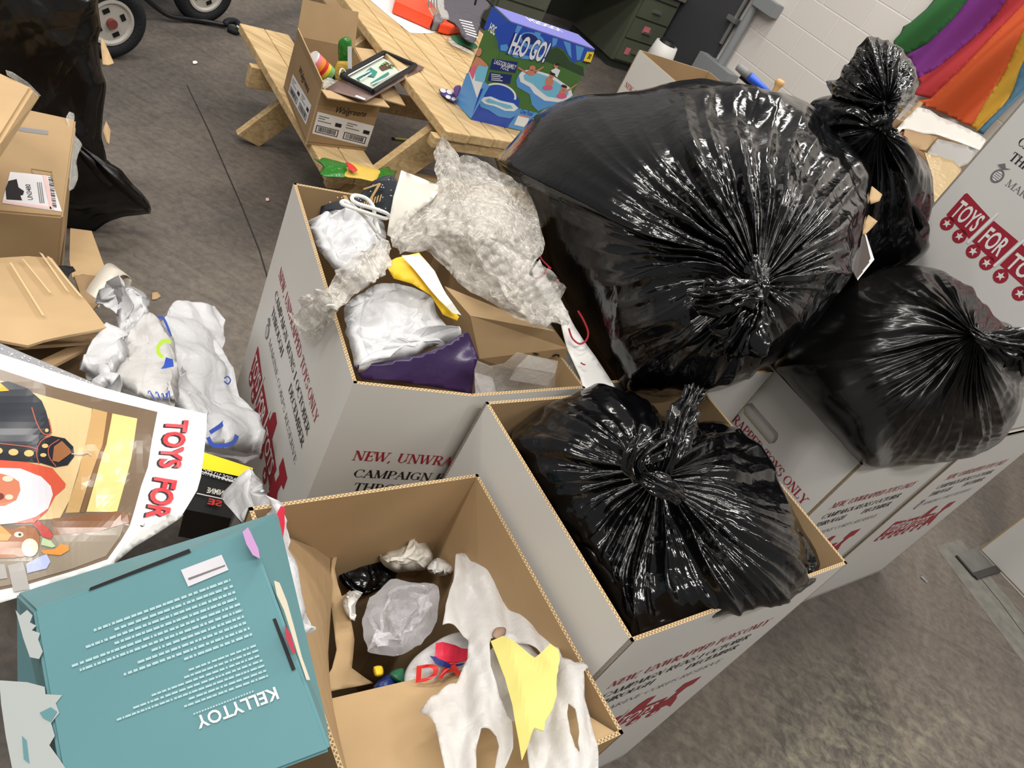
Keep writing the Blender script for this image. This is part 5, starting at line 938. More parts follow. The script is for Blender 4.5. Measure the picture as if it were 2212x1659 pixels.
# white carrier bags
wA = thing('plastic_bag', 'white bag with a pointed tip beside the tape loop', 'plastic bag', at(280, 720, .3))
pillow('film_body', [(214, 612), (232, 616), (256, 606), (282, 608), (302, 618), (324, 636), (332, 664), (334, 700), (322, 740), (300, 766), (268, 764), (244, 744), (238, 700), (240, 656), (226, 628)], S_zc([(215, 614, .50), (320, 650, .48), (270, 725, .46)]), .035, .04, M['wbag'], wA, nr=46, nt=170, crm=(.1, 7), crm2=(.04, 16), seed=101)
wB = thing('plastic_bag', 'large white carrier bag with blue printed marks between the poster and heaped carton', 'plastic bag', at(420, 860, .2))
sWB = S_zc([(260, 760, .45), (420, 690, .40), (480, 740, .38), (560, 980, .46), (450, 980, .52), (350, 860, .52), (400, 800, .50)])
pillow('film_body', [(330, 690), (350, 668), (392, 668), (425, 672), (450, 674), (480, 700), (488, 716), (480, 740), (470, 770), (488, 800), (508, 830), (530, 880), (552, 920), (574, 975), (570, 992), (520, 992), (470, 985), (430, 976), (400, 960), (360, 900), (320, 880), (290, 860), (285, 830), (310, 780), (322, 740)], sWB, .07, .06, M['wbag'], wB, nr=80, nt=320, crm=(.14, 6), crm2=(.05, 15), seed=103, bumps=[(405, 800, 40, .05)])
sWB2 = S_zc([(260, 760, .50), (420, 690, .46), (480, 740, .44), (560, 980, .50), (450, 980, .57), (350, 860, .57), (400, 800, .58)])
bl = mat('bag_blue', (46, 76, 168), .35); gr = mat('bag_green', (170, 204, 60), .35)
prints('blue_marks', [stroke([(450, 940), (470, 926), (486, 912), (492, 928), (506, 938), (500, 958), (478, 968), (456, 966), (446, 950)], 9), stroke([(480, 822), (488, 818), (494, 826), (488, 834), (480, 828)], 3), stroke([(340, 690), (352, 694), (362, 716), (368, 732)], 5)], sWB2, bl, wB, .006, 8)
wC = thing('plastic_bag', 'see-through white bag with green and blue print against the poster', 'plastic bag', at(320, 820, .3))
sWC = S_zc([(240, 800, .50), (380, 760, .54), (380, 870, .58), (300, 850, .58)])
pillow('film_body', [(226, 834), (240, 806), (256, 772), (268, 744), (286, 722), (310, 704), (340, 690), (368, 706), (388, 738), (396, 780), (400, 830), (392, 872), (360, 878), (310, 870), (262, 854)], sWC, .05, .04, M['wbag_thin'], wC, nr=50, nt=200, crm=(.1, 7), crm2=(.04, 16), seed=105)
sWC2 = S_zc([(240, 800, .55), (380, 760, .60), (380, 870, .63), (300, 850, .64)])
prints('green_print', [stroke([(372, 752), (358, 748), (346, 760), (346, 776), (356, 784)], 8)], sWC2, gr, wC, .012, 6); prints('blue_print', [[(362, 784), (374, 788), (376, 804), (360, 808), (346, 810), (356, 800)]]+[stroke([(318+9*k, 862-.5*k), (320+9*k, 858), (324+9*k, 872)], 3) for k in range(6)], sWC2, bl, wC, .012, 6)
wD = thing('plastic_bag', 'matte white crumpled bag touching the grey flecked box', 'plastic bag', at(215, 800, .4))
pillow('film_body', [(160, 800), (166, 776), (188, 746), (210, 726), (236, 718), (262, 726), (286, 746), (280, 778), (262, 800), (250, 826), (240, 846), (222, 842), (204, 830), (182, 814)], S_zc([(165, 795, .54), (230, 730, .52), (270, 755, .52), (225, 830, .58)]), .035, .035, M['wbag'], wD, nr=46, nt=180, crm=(.09, 9), crm2=(.04, 20), seed=107)
# silver speckled box edge above the poster
sv = [at(-80, 728, .66), at(0, 742, .66), at(222, 838, .64), at(214, 870, .64), at(-80, 790, .66)]
tb_ = thing('gift_box', 'grey gift box with white flecks, its edge showing above the poster', 'box', at(60, 860, .3)); mb = MB(); q4 = [at(-90, 730, .63), at(2, 742, .63), at(224, 836, .63), at(200, 900, .63), at(-90, 860, .63)]
mb.add([p-UP*.28 for p in q4]+q4, [(4, 3, 2, 1, 0), (5, 6, 7, 8, 9)]+[(i, (i+1) % 5, (i+1) % 5+5, i+5) for i in range(5)]); mb.build('body', [mat('silver_card', (140, 140, 144), .5)], tb_)
rng = random.Random(9); prints('flecks', [ell(rng.uniform(0, 1)*200+5, 0, 1, 1, 5) if False else [(x+dx, y+dy) for dx, dy in ((0, 0), (rng.uniform(2, 6), rng.uniform(-1, 2)), (rng.uniform(2, 7), rng.uniform(2, 5)))] for x, y in [(u*212, 746+u*86+rng.uniform(2, 14)) for u in [rng.random() for _ in range(34)]]], S_z(.63), M['label_white'], tb_, .001, 30)
# game box between the poster and the target bag
gb = thing('game_box', 'black and yellow game box lying upside down right of the poster', 'box', at(480, 1060, .3))
tg = [at(430, 975, .60), at(546, 1012, .56), at(500, 1120, .60), at(400, 1100, .64)]; mb = MB(); mb.hexa([p-UP*.07 for p in tg]+tg); mb.build('body', [M['black']], gb)
sgb = S_plane(tg[0], np.cross(tg[1]-tg[0], tg[3]-tg[0])); prints('yellow_band', [[(428, 974), (546, 1012), (536, 1034), (420, 1010)]], sgb, mat('game_yellow', (238, 214, 40), .4), gb, .001); pxtext('lettering', 'INSIDE 212 STIC', (508, 1044), (-72, -20), (4, -12), sgb, 'label_white', gb, .0015, 0)
prints('white_lines', [[(432, 1018), (515, 1044), (514, 1046), (431, 1020)], [(424, 1066), (490, 1080), (489, 1082), (424, 1068)]], sgb, M['label_white'], gb, .0015); pxtext('lettering', 'ANIMINE', (488, 1072), (-42, -8), (3, -12), sgb, 'paper', gb, .0015, .01); pxtext('lettering', 'SE', (478, 1094), (-30, -6), (3, -12), sgb, 'snack_red', gb, .0015, .03)
# white bag with a red ring print
wt_ = thing('plastic_bag', 'white shopping bag with red and orange print behind the teal box corner', 'plastic bag', at(590, 1150, .4))
sWT = S_zc([(500, 1060, .64), (590, 1040, .70), (620, 1130, .78), (650, 1300, .80), (560, 1100, .70)])
pillow('film_body', [(480, 1090), (505, 1050), (540, 1020), (552, 1016), (572, 1040), (585, 1068), (610, 1076), (620, 1098), (626, 1140), (630, 1170), (652, 1210), (664, 1260), (668, 1330), (652, 1390), (600, 1330), (560, 1240), (520, 1150)], sWT, .05, .04, M['wbag'], wt_, nr=60, nt=220, crm=(.06, 8), crm2=(.03, 20), seed=111)
prints('red_print', [[(612, 1100), (621, 1100), (622, 1140), (619, 1166), (604, 1160), (588, 1150)]], S_zc([(500, 1060, .69), (590, 1040, .75), (620, 1130, .81), (650, 1300, .83)]), mat('print_red', (214, 36, 66), .4), wt_, .006, 8)
# ------------------------------------------------------------------ teal toy box, close to the viewer
def pd(x, y, d): return atd(x, y, d)
teal = thing('toy_box', 'teal cardboard toy box with white lettering, upside down in the near left corner', 'box', atd(400, 1660, .78))
A = pd(72, 1318, .80); Bp = pd(538, 1142, .80); Cp = pd(716, 1622, .67); 
Dp = A+(Cp-Bp); n_ = np.cross(Bp-A, Cp-Bp); n_ /= np.linalg.norm(n_); n_ = n_ if n_@(A-CAMP) > 0 else -n_
back = [pd(-10, 1290, .93), pd(520, 1085, .93)]; dv = (back[1]-Bp); 
mb = MB(); fr_ = [Dp, Cp, Bp, A]; b2_, b1_, b3_ = pd(600, 1106, .95), pd(708, 1570, .80), pd(36, 1282, .95); bk = [b3_+b1_-b2_, b1_, b2_, b3_]; mb.hexa(bk+fr_, 0); o = mb.build('body', [M['teal']], teal)
bm = bmesh.new(); bm.from_mesh(o.data); bmesh.ops.recalc_face_normals(bm, faces=bm.faces); bmesh.ops.bevel(bm, geom=bm.edges[:], offset=.003, segments=2, affect='EDGES'); bm.to_mesh(o.data); bm.free()
sFr = S_plane(A, n_); sTo = S_plane(A, np.cross(Bp-A, bk[3]-A)); sRi = S_plane(Bp, np.cross(Cp-Bp, bk[2]-Bp)); sLe = S_plane(A, np.cross(Dp-A, bk[3]-A))
prints('black_slot', [[(193, 1278), (196, 1270), (410, 1186), (414, 1194)]], sFr, M['black_ink'], teal, .0012); prints('paper_label', [[(392, 1232), (480, 1199), (495, 1232), (408, 1268)]], sFr, mat('label_lilac', (204, 202, 208), .5), teal, .0012); prints('label_line', [[(408, 1250), (488, 1221), (488, 1224), (410, 1254)]], sFr, M['grey_ink'], teal, .0018)
rng = random.Random(3); tl = []
M['faint_ink'] = mat('pale_ink', (164, 194, 198), .55)
def textline(x0, y0, x1, y1, h):
    L = math.hypot(x1-x0, y1-y0); dx, dy = (x1-x0)/L, (y1-y0)/L; u = 0
    while u < L:
        w = rng.uniform(4, 16); u2 = min(L, u+w); tl.append([(x0+dx*u, y0+dy*u), (x0+dx*u2, y0+dy*u2), (x0+dx*u2+dy*h, y0+dy*u2-dx*h), (x0+dx*u+dy*h, y0+dy*u-dx*h)][::1]); u = u2+rng.uniform(1.5, 4)
for k, (xs, ys) in enumerate([(205, 1372), (250, 1372), (188, 1410), (250, 1400), (158, 1450), (175, 1458), (330, 1410), (300, 1440), (270, 1485), (400, 1445)]): 
    ye = 1256+13*k; xe = 500+5.2*k; ys_ = ye+(xe-xs)*.37; textline(xs, ys_, xe, ye, 5.5)
for k, xs in enumerate([410, 400, 330, 290, 255, 410, 400]):
    ye = 1396+11*k; xe = 557+4*k; textline(xs, ye+(xe-xs)*.37, xe, ye, 4.5)
prints('fine_print', tl, sFr, M['faint_ink'], teal, .0012, 60)
pxtext('lettering', 'KELLYTOY', (594, 1484), (-174, 66), (10, 26), sFr, 'white_ink', teal, .0014, .02); prints('tagline', tl[:0]+[[(420+6*k, 1545-2.3*k), (424+6*k, 1543.5-2.3*k), (423+6*k, 1540-2.3*k), (419+6*k, 1541.5-2.3*k)] for k in range(22)], sFr, M['faint_ink'], teal, .0013, 60)
prints('side_slot', [[(590, 1338), (597, 1336), (640, 1446), (632, 1450)]], sFr, M['black_ink'], teal, .0014)
pf = lambda p, m, nm: prints(nm, p, sFr, M[m] if isinstance(m, str) else m, teal, .001, 30)
M['pr_violet'] = mat('print_violet', (196, 150, 200), .5); M['pr_cream'] = mat('print_cream', (214, 206, 186), .5); M['pr_red'] = mat('print_crimson', (176, 60, 80), .5)
prints('flower_print', [[(522, 1150), (534, 1140), (556, 1186), (560, 1208), (544, 1200), (530, 1176)]], sRi, M['pr_violet'], teal, .001); prints('cream_print', [[(590, 1255), (602, 1260), (618, 1300), (632, 1350), (650, 1420), (668, 1470), (660, 1470), (640, 1410), (612, 1320), (596, 1286)]], sRi, M['pr_cream'], teal, .001); prints('red_print', [[(612, 1350), (626, 1372), (636, 1415), (628, 1412), (614, 1380)]], sRi, M['pr_red'], teal, .0014)
prints('white_scrape', [[(35, 1318), (45, 1330), (60, 1318), (72, 1330), (66, 1345), (80, 1352), (70, 1362), (88, 1368), (84, 1382), (94, 1408), (86, 1424), (66, 1420), (52, 1380)], [(0, 1470), (60, 1474), (98, 1484), (100, 1500), (136, 1502), (122, 1520), (130, 1540), (112, 1562), (120, 1590), (108, 1610), (130, 1640), (150, 1670), (30, 1670), (14, 1590), (4, 1520)]], sFr, mat('scraped_card', (166, 172, 170), .7), teal, .001, 30)
prints('scrape_ink', [[(88, 1540), (112, 1528), (126, 1538), (112, 1560), (96, 1552)], [(50, 1590), (60, 1600), (66, 1650), (54, 1640)]], sFr, M['teal'], teal, .0016, 30)
# ------------------------------------------------------------------ the poster
sPo = S_d([(0, 765, 1.13), (220, 830, 1.15), (447, 895, 1.16), (430, 1040, 1.08), (385, 1118, 1.04), (235, 1225, .98), (60, 1285, .95), (-60, 1310, .93), (200, 1000, 1.03), (0, 1000, 1.02), (-80, 750, 1.12), (340, 1000, 1.07)])
po = thing('poster', 'glossy printed poster with red TOYS FOR letters curling over the teal box', 'poster', at(200, 1150, .6)); M['gloss_white'] = mat('gloss_paper', (222, 221, 218), .18, .5)
outP = [(-90, 738), (0, 764), (75, 788), (150, 814), (225, 838), (300, 858), (370, 877), (447, 894), (446, 930), (440, 985), (434, 1030), (426, 1058), (412, 1082), (396, 1108), (386, 1118), (362, 1134), (330, 1152), (296, 1174), (262, 1202), (236, 1226), (190, 1240), (130, 1258), (60, 1284), (0, 1302), (-90, 1326)]
sheet('paper', outP, sPo, .0012, M['gloss_white'], po, h=16)
def g_(rgb): return mat('poster_ink_%d' % (len(bpy.data.materials)), rgb, .2, .45)
art = lambda nm, polys, rgb, off: prints(nm, [[(x*460/1526, 780+y*500/1659) for x, y in p] for p in polys], sPo, g_(rgb), po, off, 14)
art('frame_brown', [[(-300, -10), (0, 60), (200, 125), (400, 190), (700, 265), (1000, 335), (1128, 366), (1090, 560), (1060, 760), (1010, 900), (960, 1080), (930, 1180), (870, 1280), (770, 1420), (600, 1480), (400, 1540), (200, 1600), (-300, 1700)]], (112, 94, 76), .0006)
art('plaster_wall', [[(-300, 90), (0, 140), (240, 230), (660, 345), (640, 500), (560, 800), (500, 1000), (430, 1130), (-300, 1180)]], (206, 178, 132), .001)
art('door_panel', [[(800, 378), (985, 415), (940, 700), (900, 850), (838, 1082), (620, 1080), (700, 800), (760, 560)]], (220, 196, 128), .001); art('door_post', [[(664, 345), (770, 372), (735, 600), (640, 860), (570, 1085), (470, 1090), (560, 820), (620, 560)]], (186, 150, 100), .0012); art('post_shade', [[(770, 372), (806, 380), (760, 600), (680, 860), (610, 1085), (575, 1085), (650, 860), (735, 600)]], (120, 88, 58), .0014)
art('skirting', [[(380, 1130), (840, 1078), (945, 1110), (925, 1160), (700, 1225), (380, 1250)]], (124, 84, 56), .0014); art('pale_floor', [[(-300, 1290), (380, 1250), (700, 1225), (890, 1180), (860, 1260), (760, 1400), (520, 1490), (200, 1580), (-300, 1680)]], (140, 128, 112), .0012)
art('coat', [[(-300, 140), (0, 160), (60, 150), (200, 200), (300, 290), (330, 360), (375, 520), (300, 560), (270, 700), (-300, 700)]], (40, 44, 52), .0018); art('sleeve', [[(270, 600), (300, 560), (370, 540), (470, 560), (530, 620), (535, 690), (490, 750), (400, 765), (300, 735), (-300, 690), (-300, 600), (0, 600)]], (32, 34, 42), .002)
art('red_piping', [stroke([(230, 340), (270, 460), (320, 530), (370, 520), (350, 420)], 8), stroke([(-20, 595), (200, 620), (280, 640)], 7), stroke([(285, 740), (268, 660), (300, 580), (370, 545)], 7), stroke([(410, 760), (360, 690), (360, 620), (430, 570)], 7)], (166, 84, 66), .0024)
art('buttons', [ell(100, 660, 36, 24, 14), ell(212, 668, 36, 24, 14), ell(-10, 650, 34, 24, 14), ell(330, 615, 24, 16, 10), ell(318, 680, 24, 14, 10), ell(340, 505, 14, 14, 10)], (204, 172, 110), .0026)
art('gold_chevron', [[(-60, 130), (-10, 150), (70, 220), (10, 225), (-60, 215)]], (220, 160, 40), .0024); art('cuff_hand', [[(395, 620), (450, 580), (510, 640), (520, 665), (430, 730), (385, 720)]], (146, 96, 60), .0026); art('hook', [stroke([(520, 672), (590, 675), (630, 665), (655, 685)], 8)], (170, 170, 170), .0028)
art('red_hood', [[(-300, 690), (0, 695), (200, 730), (380, 770), (440, 840), (475, 880), (470, 910), (400, 970), (340, 1080), (250, 1160), (-300, 1180)]], (196, 84, 60), .0016)
art('white_fur', [[(-300, 770), (0, 770), (150, 775), (300, 830), (370, 900), (385, 960), (350, 1060), (260, 1120), (100, 1165), (-60, 1180), (-300, 1180)]], (206, 200, 206), .002); art('face', [[(-300, 810), (0, 810), (80, 830), (140, 870), (150, 930), (120, 1000), (40, 1040), (-300, 1050)]], (190, 116, 88), .0024); art('cheek_light', [ell(60, 850, 40, 22, 12), ell(70, 980, 30, 20, 12)], (226, 190, 170), .0027); art('nose_shadow', [ell(5, 975, 30, 24, 12)], (110, 52, 46), .0028)
art('brown_toy', [[(-200, 1180), (0, 1180), (80, 1210), (180, 1180), (260, 1200), (290, 1260), (280, 1350), (200, 1400), (100, 1415), (-200, 1420)]], (150, 92, 50), .0022); art('toy_belly', [ell(220, 1340, 60, 66, 16)], (226, 208, 180), .0026); art('toy_eye', [ell(140, 1246, 34, 20, 14)], (226, 214, 186), .0026); art('toy_pupil', [ell(148, 1246, 12, 10, 10)], (40, 30, 26), .0028); art('toy_foot', [[(300, 1360), (400, 1350), (440, 1315), (500, 1325), (500, 1360), (440, 1395), (320, 1385)]], (206, 136, 62), .0026); art('toy_scarf', [[(230, 1160), (290, 1155), (350, 1200), (385, 1250), (370, 1280), (310, 1260), (280, 1210)]], (176, 52, 42), .0024); art('toy_face_light', [[(-40, 1170), (10, 1180), (90, 1250), (60, 1290), (-40, 1290)]], (206, 150, 80), .0026); art('green_note', [[(310, 1270), (370, 1290), (405, 1330), (380, 1340), (300, 1320)]], (170, 190, 150), .0026)
art('grey_block', [[(60, 1470), (170, 1440), (200, 1560), (215, 1640), (100, 1660)], [(-200, 1460), (40, 1460), (60, 1560), (-200, 1600)]], (160, 156, 152), .0024); art('lilac_block', [[(190, 1460), (280, 1410), (340, 1385), (368, 1440), (340, 1490), (200, 1525)]], (168, 176, 214), .0024)
def postertext(s, o_, ux, vy):
    pxtext('lettering_shadow', s, (o_[0]-4, o_[1]+1), ux, vy, sPo, 'black_ink', po, .0014, .045); pxtext('red_lettering', s, o_, ux, vy, sPo, mat('poster_red', (206, 52, 60), .3), po, .0022, .035)
postertext('TOYS', (362, 905), (-18, 104), (47, 3)); postertext('FOR', (336, 1030), (-20, 88), (48, 8))
pxtext('small_t', 'T', (305, 1128), (-4, 14), (8, 3), sPo, 'black_ink', po, .002, 0)
curl = sheet('paper_curl', [(340, 1120), (372, 1108), (396, 1112), (386, 1122), (340, 1152), (290, 1182), (250, 1215), (236, 1228), (262, 1190), (290, 1150)], S_d([(340, 1120, 1.0), (396, 1112, 1.03), (290, 1180, .97), (238, 1226, .955)]), .001, M['gloss_white'], po, h=10)
# ------------------------------------------------------------------ along the back wall
M['door_dark'] = mat('door_dark', (62, 62, 66), .5, .4)
def stbox(mb, s0, s1, t0, t1, z0, z1, m=0):
    c = [ST(s0, t0, z0), ST(s1, t0, z0), ST(s1, t1, z0), ST(s0, t1, z0)]; mb.hexa(c+[p+UP*(z1-z0) for p in c], m)
def fin(o, bev=.004):
    bm = bmesh.new(); bm.from_mesh(o.data); bmesh.ops.recalc_face_normals(bm, faces=bm.faces)
    if bev: bmesh.ops.bevel(bm, geom=bm.edges[:], offset=bev, segments=2, affect='EDGES')
    bm.to_mesh(o.data); bm.free(); return o
mb = MB(); stbox(mb, 5.455, 5.497, -6.9, -4.68, .0, 2.3); d1 = fin(mb.build('door_1', [M['door_dark']])); tag(d1, kind='structure')
cdt = thing('electrical_conduit', 'grey metal conduit running down the white block wall to a box', 'conduit', ST(5.44, -4.62, .2))
mb = MB(); mb.tube([ST(5.44, -4.56, .5), ST(5.44, -4.56, 2.4)], .035, 16); mb.build('pipe', [M['grey_paint']], cdt)
mb = MB(); mb.tube([ST(5.45, -4.68, .62), ST(5.45, -4.68, 2.4)], .017, 12); mb.build('thin_pipe', [M['steel']], cdt)
mb = MB(); stbox(mb, 5.36, 5.498, -4.76, -4.36, .02, .5); fin(mb.build('junction_box', [M['grey_paint']], cdt))
mb = MB(); stbox(mb, 5.39, 5.498, -4.56, -4.34, .99, 1.09); fin(mb.build('outlet_box', [M['grey_paint']], cdt))
mb = MB(); stbox(mb, 5.40, 5.498, -4.74, -4.5, 1.12, 1.17); fin(mb.build('clamp', [M['steel']], cdt))
mb = MB(); stbox(mb, 5.41, 5.498, -4.74, -4.63, .8, .84); fin(mb.build('clamp', [M['steel']], cdt))
dk = thing('desk', 'dark green steel office desk with drawers against the back wall', 'desk', ST(4.5, -5.7, 0)); tF = -5.28
mb = MB(); stbox(mb, 3.55, 5.44, -6.1, -5.25, .70, .75); fin(mb.build('desk_top', [M['desk_top']], dk))
for a, b in ((4.98, 5.43), (3.62, 4.12)):
    mb = MB(); stbox(mb, a, b, -6.05, tF-.012, .07, .70); fin(mb.build('pedestal', [M['desk']], dk), .006)
    mb = MB(); stbox(mb, a+.03, b-.03, -6.0, tF-.05, .0, .072); mb.build('plinth', [M['desk_dark']], dk)
    for z0, z1 in ((.09, .27), (.285, .455), (.47, .63), (.645, .69)):
        mb = MB(); stbox(mb, a+.03, b-.02, tF-.012, tF+.006, z0, z1); o = fin(mb.build('drawer', [M['desk']], dk), .003)
        if z1-z0 > .1:
            m2 = MB(); zc_ = (z0+z1)/2; w0 = (a+b)/2; m2.beam(ST(w0-.05, tF+.014, zc_), ST(w0+.05, tF+.014, zc_), .016, .018, UP); h_ = m2.build('drawer_handle', [M['chrome']], o)
for z, (u, v) in zip((.37, .16), ((5.19, .04), (5.1, .03))):
    prints('red_sticker', [[pj(ST(u-v, tF+.006, z+.05)), pj(ST(u+v, tF+.006, z+.05)), pj(ST(u+v, tF+.006, z-.01)), pj(ST(u-v, tF+.006, z-.01))]], S_plane(ST(5, tF+.008, .3), ST(0, 1)), mat('sticker_red', (196, 110, 118), .5), dk, .002, 60)
mb = MB(); stbox(mb, 4.12, 4.98, -5.98, -5.94, .1, .7); mb.build('modesty_panel', [M['desk_dark']], dk)
bn = thing('step_bin', 'small white bin with a black lid standing by the desk', 'bin', ST(4.75, -4.55, 0))
mb = MB(); mb.tube([ST(4.75, -4.55, .0), ST(4.75, -4.55, .02), ST(4.75, -4.55, .42), ST(4.75, -4.55, .52)], [.1, .105, .105, .09], 28); mb.build('body', [M['lgrey']], bn, True)
mb = MB(); mb.tube([ST(4.75, -4.55, .52), ST(4.75, -4.55, .545)], [.07, .06], 24); mb.build('lid', [M['black']], bn)
mb = MB(); mb.beam(ST(4.68, -4.47, .1), ST(4.68, -4.47, .4), .12, .02, ST(1, 1)); mb.build('dark_front', [M['black']], bn)
far, ff = carton('toy_drive_carton', 'open white carton standing far back beneath the green desk', [ST(2.96, -2.99), ST(2.96, -2.5), ST(3.52, -2.5), ST(3.52, -2.99)], .84)
drive_print(far, ff[0][0], ff[0][1], UP)
# bats
bt1 = thing('wooden_bat', 'pale wooden bat handle with a round knob sticking up before the wall', 'bat', ST(3.0, -2.05, 0)); tpb = atd(1688, 172, 3.4); bbt = ST(2.95, -2.05, .005); L_ = lambda f: tpb+(bbt-tpb)*f
mb = MB(); mb.tube([L_(0), L_(.006), L_(.015), L_(.024), L_(.034), L_(.3), L_(.55), L_(.8), L_(.97), L_(1)], [.012, .0215, .022, .018, .0125, .014, .02, .03, .031, .02], 20); mb.build('handle', [M['wood_bat']], bt1, True)
b2 = thing('toy_bat', 'blue and grey plastic toy bat poking up left of the wooden bat', 'bat', ST(2.85, -1.85, .2)); p0 = atd(1592, 142, 3.1); p1 = atd(1618, 164, 3.1); p2 = atd(1665, 204, 3.12); p3 = p2+(p2-p1)*((p2[2]-.02)/(p1[2]-p2[2])) if (p1[2]-p2[2]) > .02 else ST(2.9, -1.75, .02); p3 = p2+(p3-p2)*min(1, 1.3/np.linalg.norm(p3-p2)); p3 = ST(2.62, -1.62, .02) if np.linalg.norm(p3-p2) > 1.25 or p3[2] > .05 else p3
mb = MB(); mb.tube([p0, p0+(p1-p0)*.06, p0+(p1-p0)*.5, p1], [.006, .015, .017, .017], 16); mb.build('grip', [M['grey_plastic']], b2, True)
mb = MB(); mb.tube([p1, p1+(p2-p1)*.05, p2, p3], [.016, .018, .02, .022], 18); mb.build('barrel', [M['blue']], b2, True)
mb = MB(); pb0 = atd(1600, 164, 3.15); mb.tube([pb0, pb0+(p2-p1)*.8], .01, 12); mb.build('black_bar', [M['black']], b2)
# stacked carton under the flag
kx, kf_ = carton('shipping_carton', 'brown carton under the rainbow flag with clear plastic sheet over its rim', [ST(3.55, -2.12), ST(3.55, -1.3), ST(4.55, -1.3), ST(4.55, -2.12)], 1.13, outer='kraft', inner='kraft')
def dsheet(nm, px, ctrl, m, parent, th=.003, h=12, crm=(0, 8), seed=3): return sheet(nm, px, S_d(ctrl), th, M[m] if isinstance(m, str) else m, parent, h=h, crm=crm, seed=seed)
dsheet('inner_board', [(1932, 280), (1940, 262), (1985, 217), (1994, 222), (1965, 268), (1945, 292)], [(1935, 275, 3.9), (1985, 218, 4.2), (1960, 262, 3.95)], 'kraft_dark', kx, .005)
dsheet('plastic_sheet', [(1984, 228), (2010, 234), (2030, 250), (2060, 262), (2095, 276), (2132, 300), (2118, 322), (2080, 306), (2040, 292), (1985, 282), (1950, 276), (1935, 292), (1930, 306), (1925, 290), (1950, 262)], [(1985, 230, 4.0), (2130, 305, 3.75), (1930, 290, 3.75), (2040, 290, 3.75)], mat('frost_sheet', (190, 186, 180), .3), kx, .003, 9, (.03, 9))
dsheet('brown_panel', [(1955, 278), (2026, 296), (2000, 325), (1985, 322), (1950, 300)], [(1955, 278, 3.72), (2026, 296, 3.72), (1990, 325, 3.6)], 'kraft_dark', kx, .005)
dsheet('frosted_panel', [(2026, 298), (2114, 322), (2098, 350), (2070, 362), (2002, 330)], [(2026, 298, 3.68), (2114, 322, 3.62), (2060, 360, 3.5), (2002, 330, 3.6)], 'grey_plastic' if False else mat('frosted', (140, 137, 134), .35), kx, .004, 9, (.01, 8))
dsheet('wrapped_board', [(1998, 328), (2060, 346), (2078, 364), (2072, 390), (2050, 420), (2020, 440), (2016, 380)], [(2000, 330, 3.3), (2075, 365, 3.3), (2020, 430, 3.1)], mat('wrapped_tan', (160, 136, 94), .25, .6, bump=(.4, 40)), kx, .004, 9, (.015, 10))
# rainbow flag hung on the wall
sFl = S_plane(ST(5.42, -2, 1), ST(1, 0)); flg = thing('rainbow_flag', 'rainbow striped cloth flag hanging at the upper right', 'flag', on(2080, 200, ST(5.42, -2, 1), ST(1, 0)))
band = [('green_stripe', (60, 118, 68), [(2030, -30), (2000, 20), (1968, 50), (1952, 58), (1950, 76), (1938, 92), (1940, 106), (1955, 118), (2000, 92), (2060, 40), (2120, -30)]),
        ('violet_stripe', (138, 64, 148), [(2120, -30), (2060, 40), (2000, 92), (1955, 118), (1966, 140), (1976, 166), (2010, 146), (2050, 112), (2110, 60), (2190, -30)]),
        ('red_stripe', (190, 62, 66), [(2190, -30), (2110, 60), (2050, 112), (2010, 146), (1976, 166), (1984, 190), (1976, 206), (2014, 214), (2080, 150), (2150, 70), (2240, -30)]),
        ('orange_stripe', (214, 96, 54), [(2240, -30), (2150, 70), (2080, 150), (2014, 214), (1984, 222), (2040, 246), (2094, 272), (2130, 210), (2180, 130), (2240, 40)]),
        ('yellow_stripe', (206, 160, 60), [(2240, 40), (2180, 130), (2130, 210), (2094, 272), (2120, 288), (2160, 230), (2200, 150), (2240, 80)]),
        ('blue_stripe', (92, 132, 158), [(2240, 80), (2200, 150), (2160, 230), (2120, 288), (2132, 294), (2180, 240), (2240, 170)])]
fold = lambda V: .05*np.sin((V[:, 0]*.55+V[:, 1]*.83)/22.0)+.025*np.sin((V[:, 0]*.6+V[:, 1]*.8)/9.0+V[:, 0]/60)
for nm, rgb, px in band: sheet(nm, px, sFl, .004, mat(nm, rgb, .6, .2, sss=.2), flg, h=8, disp=fold)
# pull wagon at the far left
wg = thing('pull_wagon', 'hand cart with pale rimmed pneumatic wheels and a black pull bar lying on the floor', 'cart', ST(.9, -3.9, 0))
def wheel(c, ax, R_, w):
    c = np.array(c, float); ax = np.array(ax, float); ax /= np.linalg.norm(ax)
    mb = MB(); prof = [(-w/2*.75, R_*.62), (-w/2, R_*.78), (-w/2*.8, R_*.94), (0, R_), (w/2*.8, R_*.94), (w/2, R_*.78), (w/2*.75, R_*.62)]
    prof = [(-w/2*.6, R_*.6)]+prof+[(w/2*.6, R_*.6), (-w/2*.6, R_*.6)]
    mb.lathe(c, ax, prof); t = mb.build('wheel', [M['rubber']], wg, True)
    mb = MB(); mb.lathe(c, ax, [(-w/2*.7, .001), (-w/2*.7, R_*.58), (w/2*.7, R_*.61), (w/2*.85, R_*.6), (w/2*.86, R_*.54), (w/2*.66, R_*.48), (w/2*.66, .001)], 36); o = mb.build('rim', [M['rim_white']], t)
    mb = MB(); mb.tube([c+ax*(w/2*.5), c+ax*(w/2*1.05)], R_*.13, 16); mb.build('hub', [mat('hub_red', (120, 60, 56), .5)], t)
    mb = MB(); u = np.cross(ax, UP); u /= np.linalg.norm(u); v = np.cross(ax, u)
    for k in range(4):
        a = k*PI/2+.5; p = c+ax*(w/2*.68)+(u*math.cos(a)+v*math.sin(a))*R_*.34; q = (u*-math.sin(a)+v*math.cos(a)); mb.beam(p-q*R_*.09, p+q*R_*.09, R_*.12, .004, ax)
    mb.build('rim_slots', [M['black']], t)
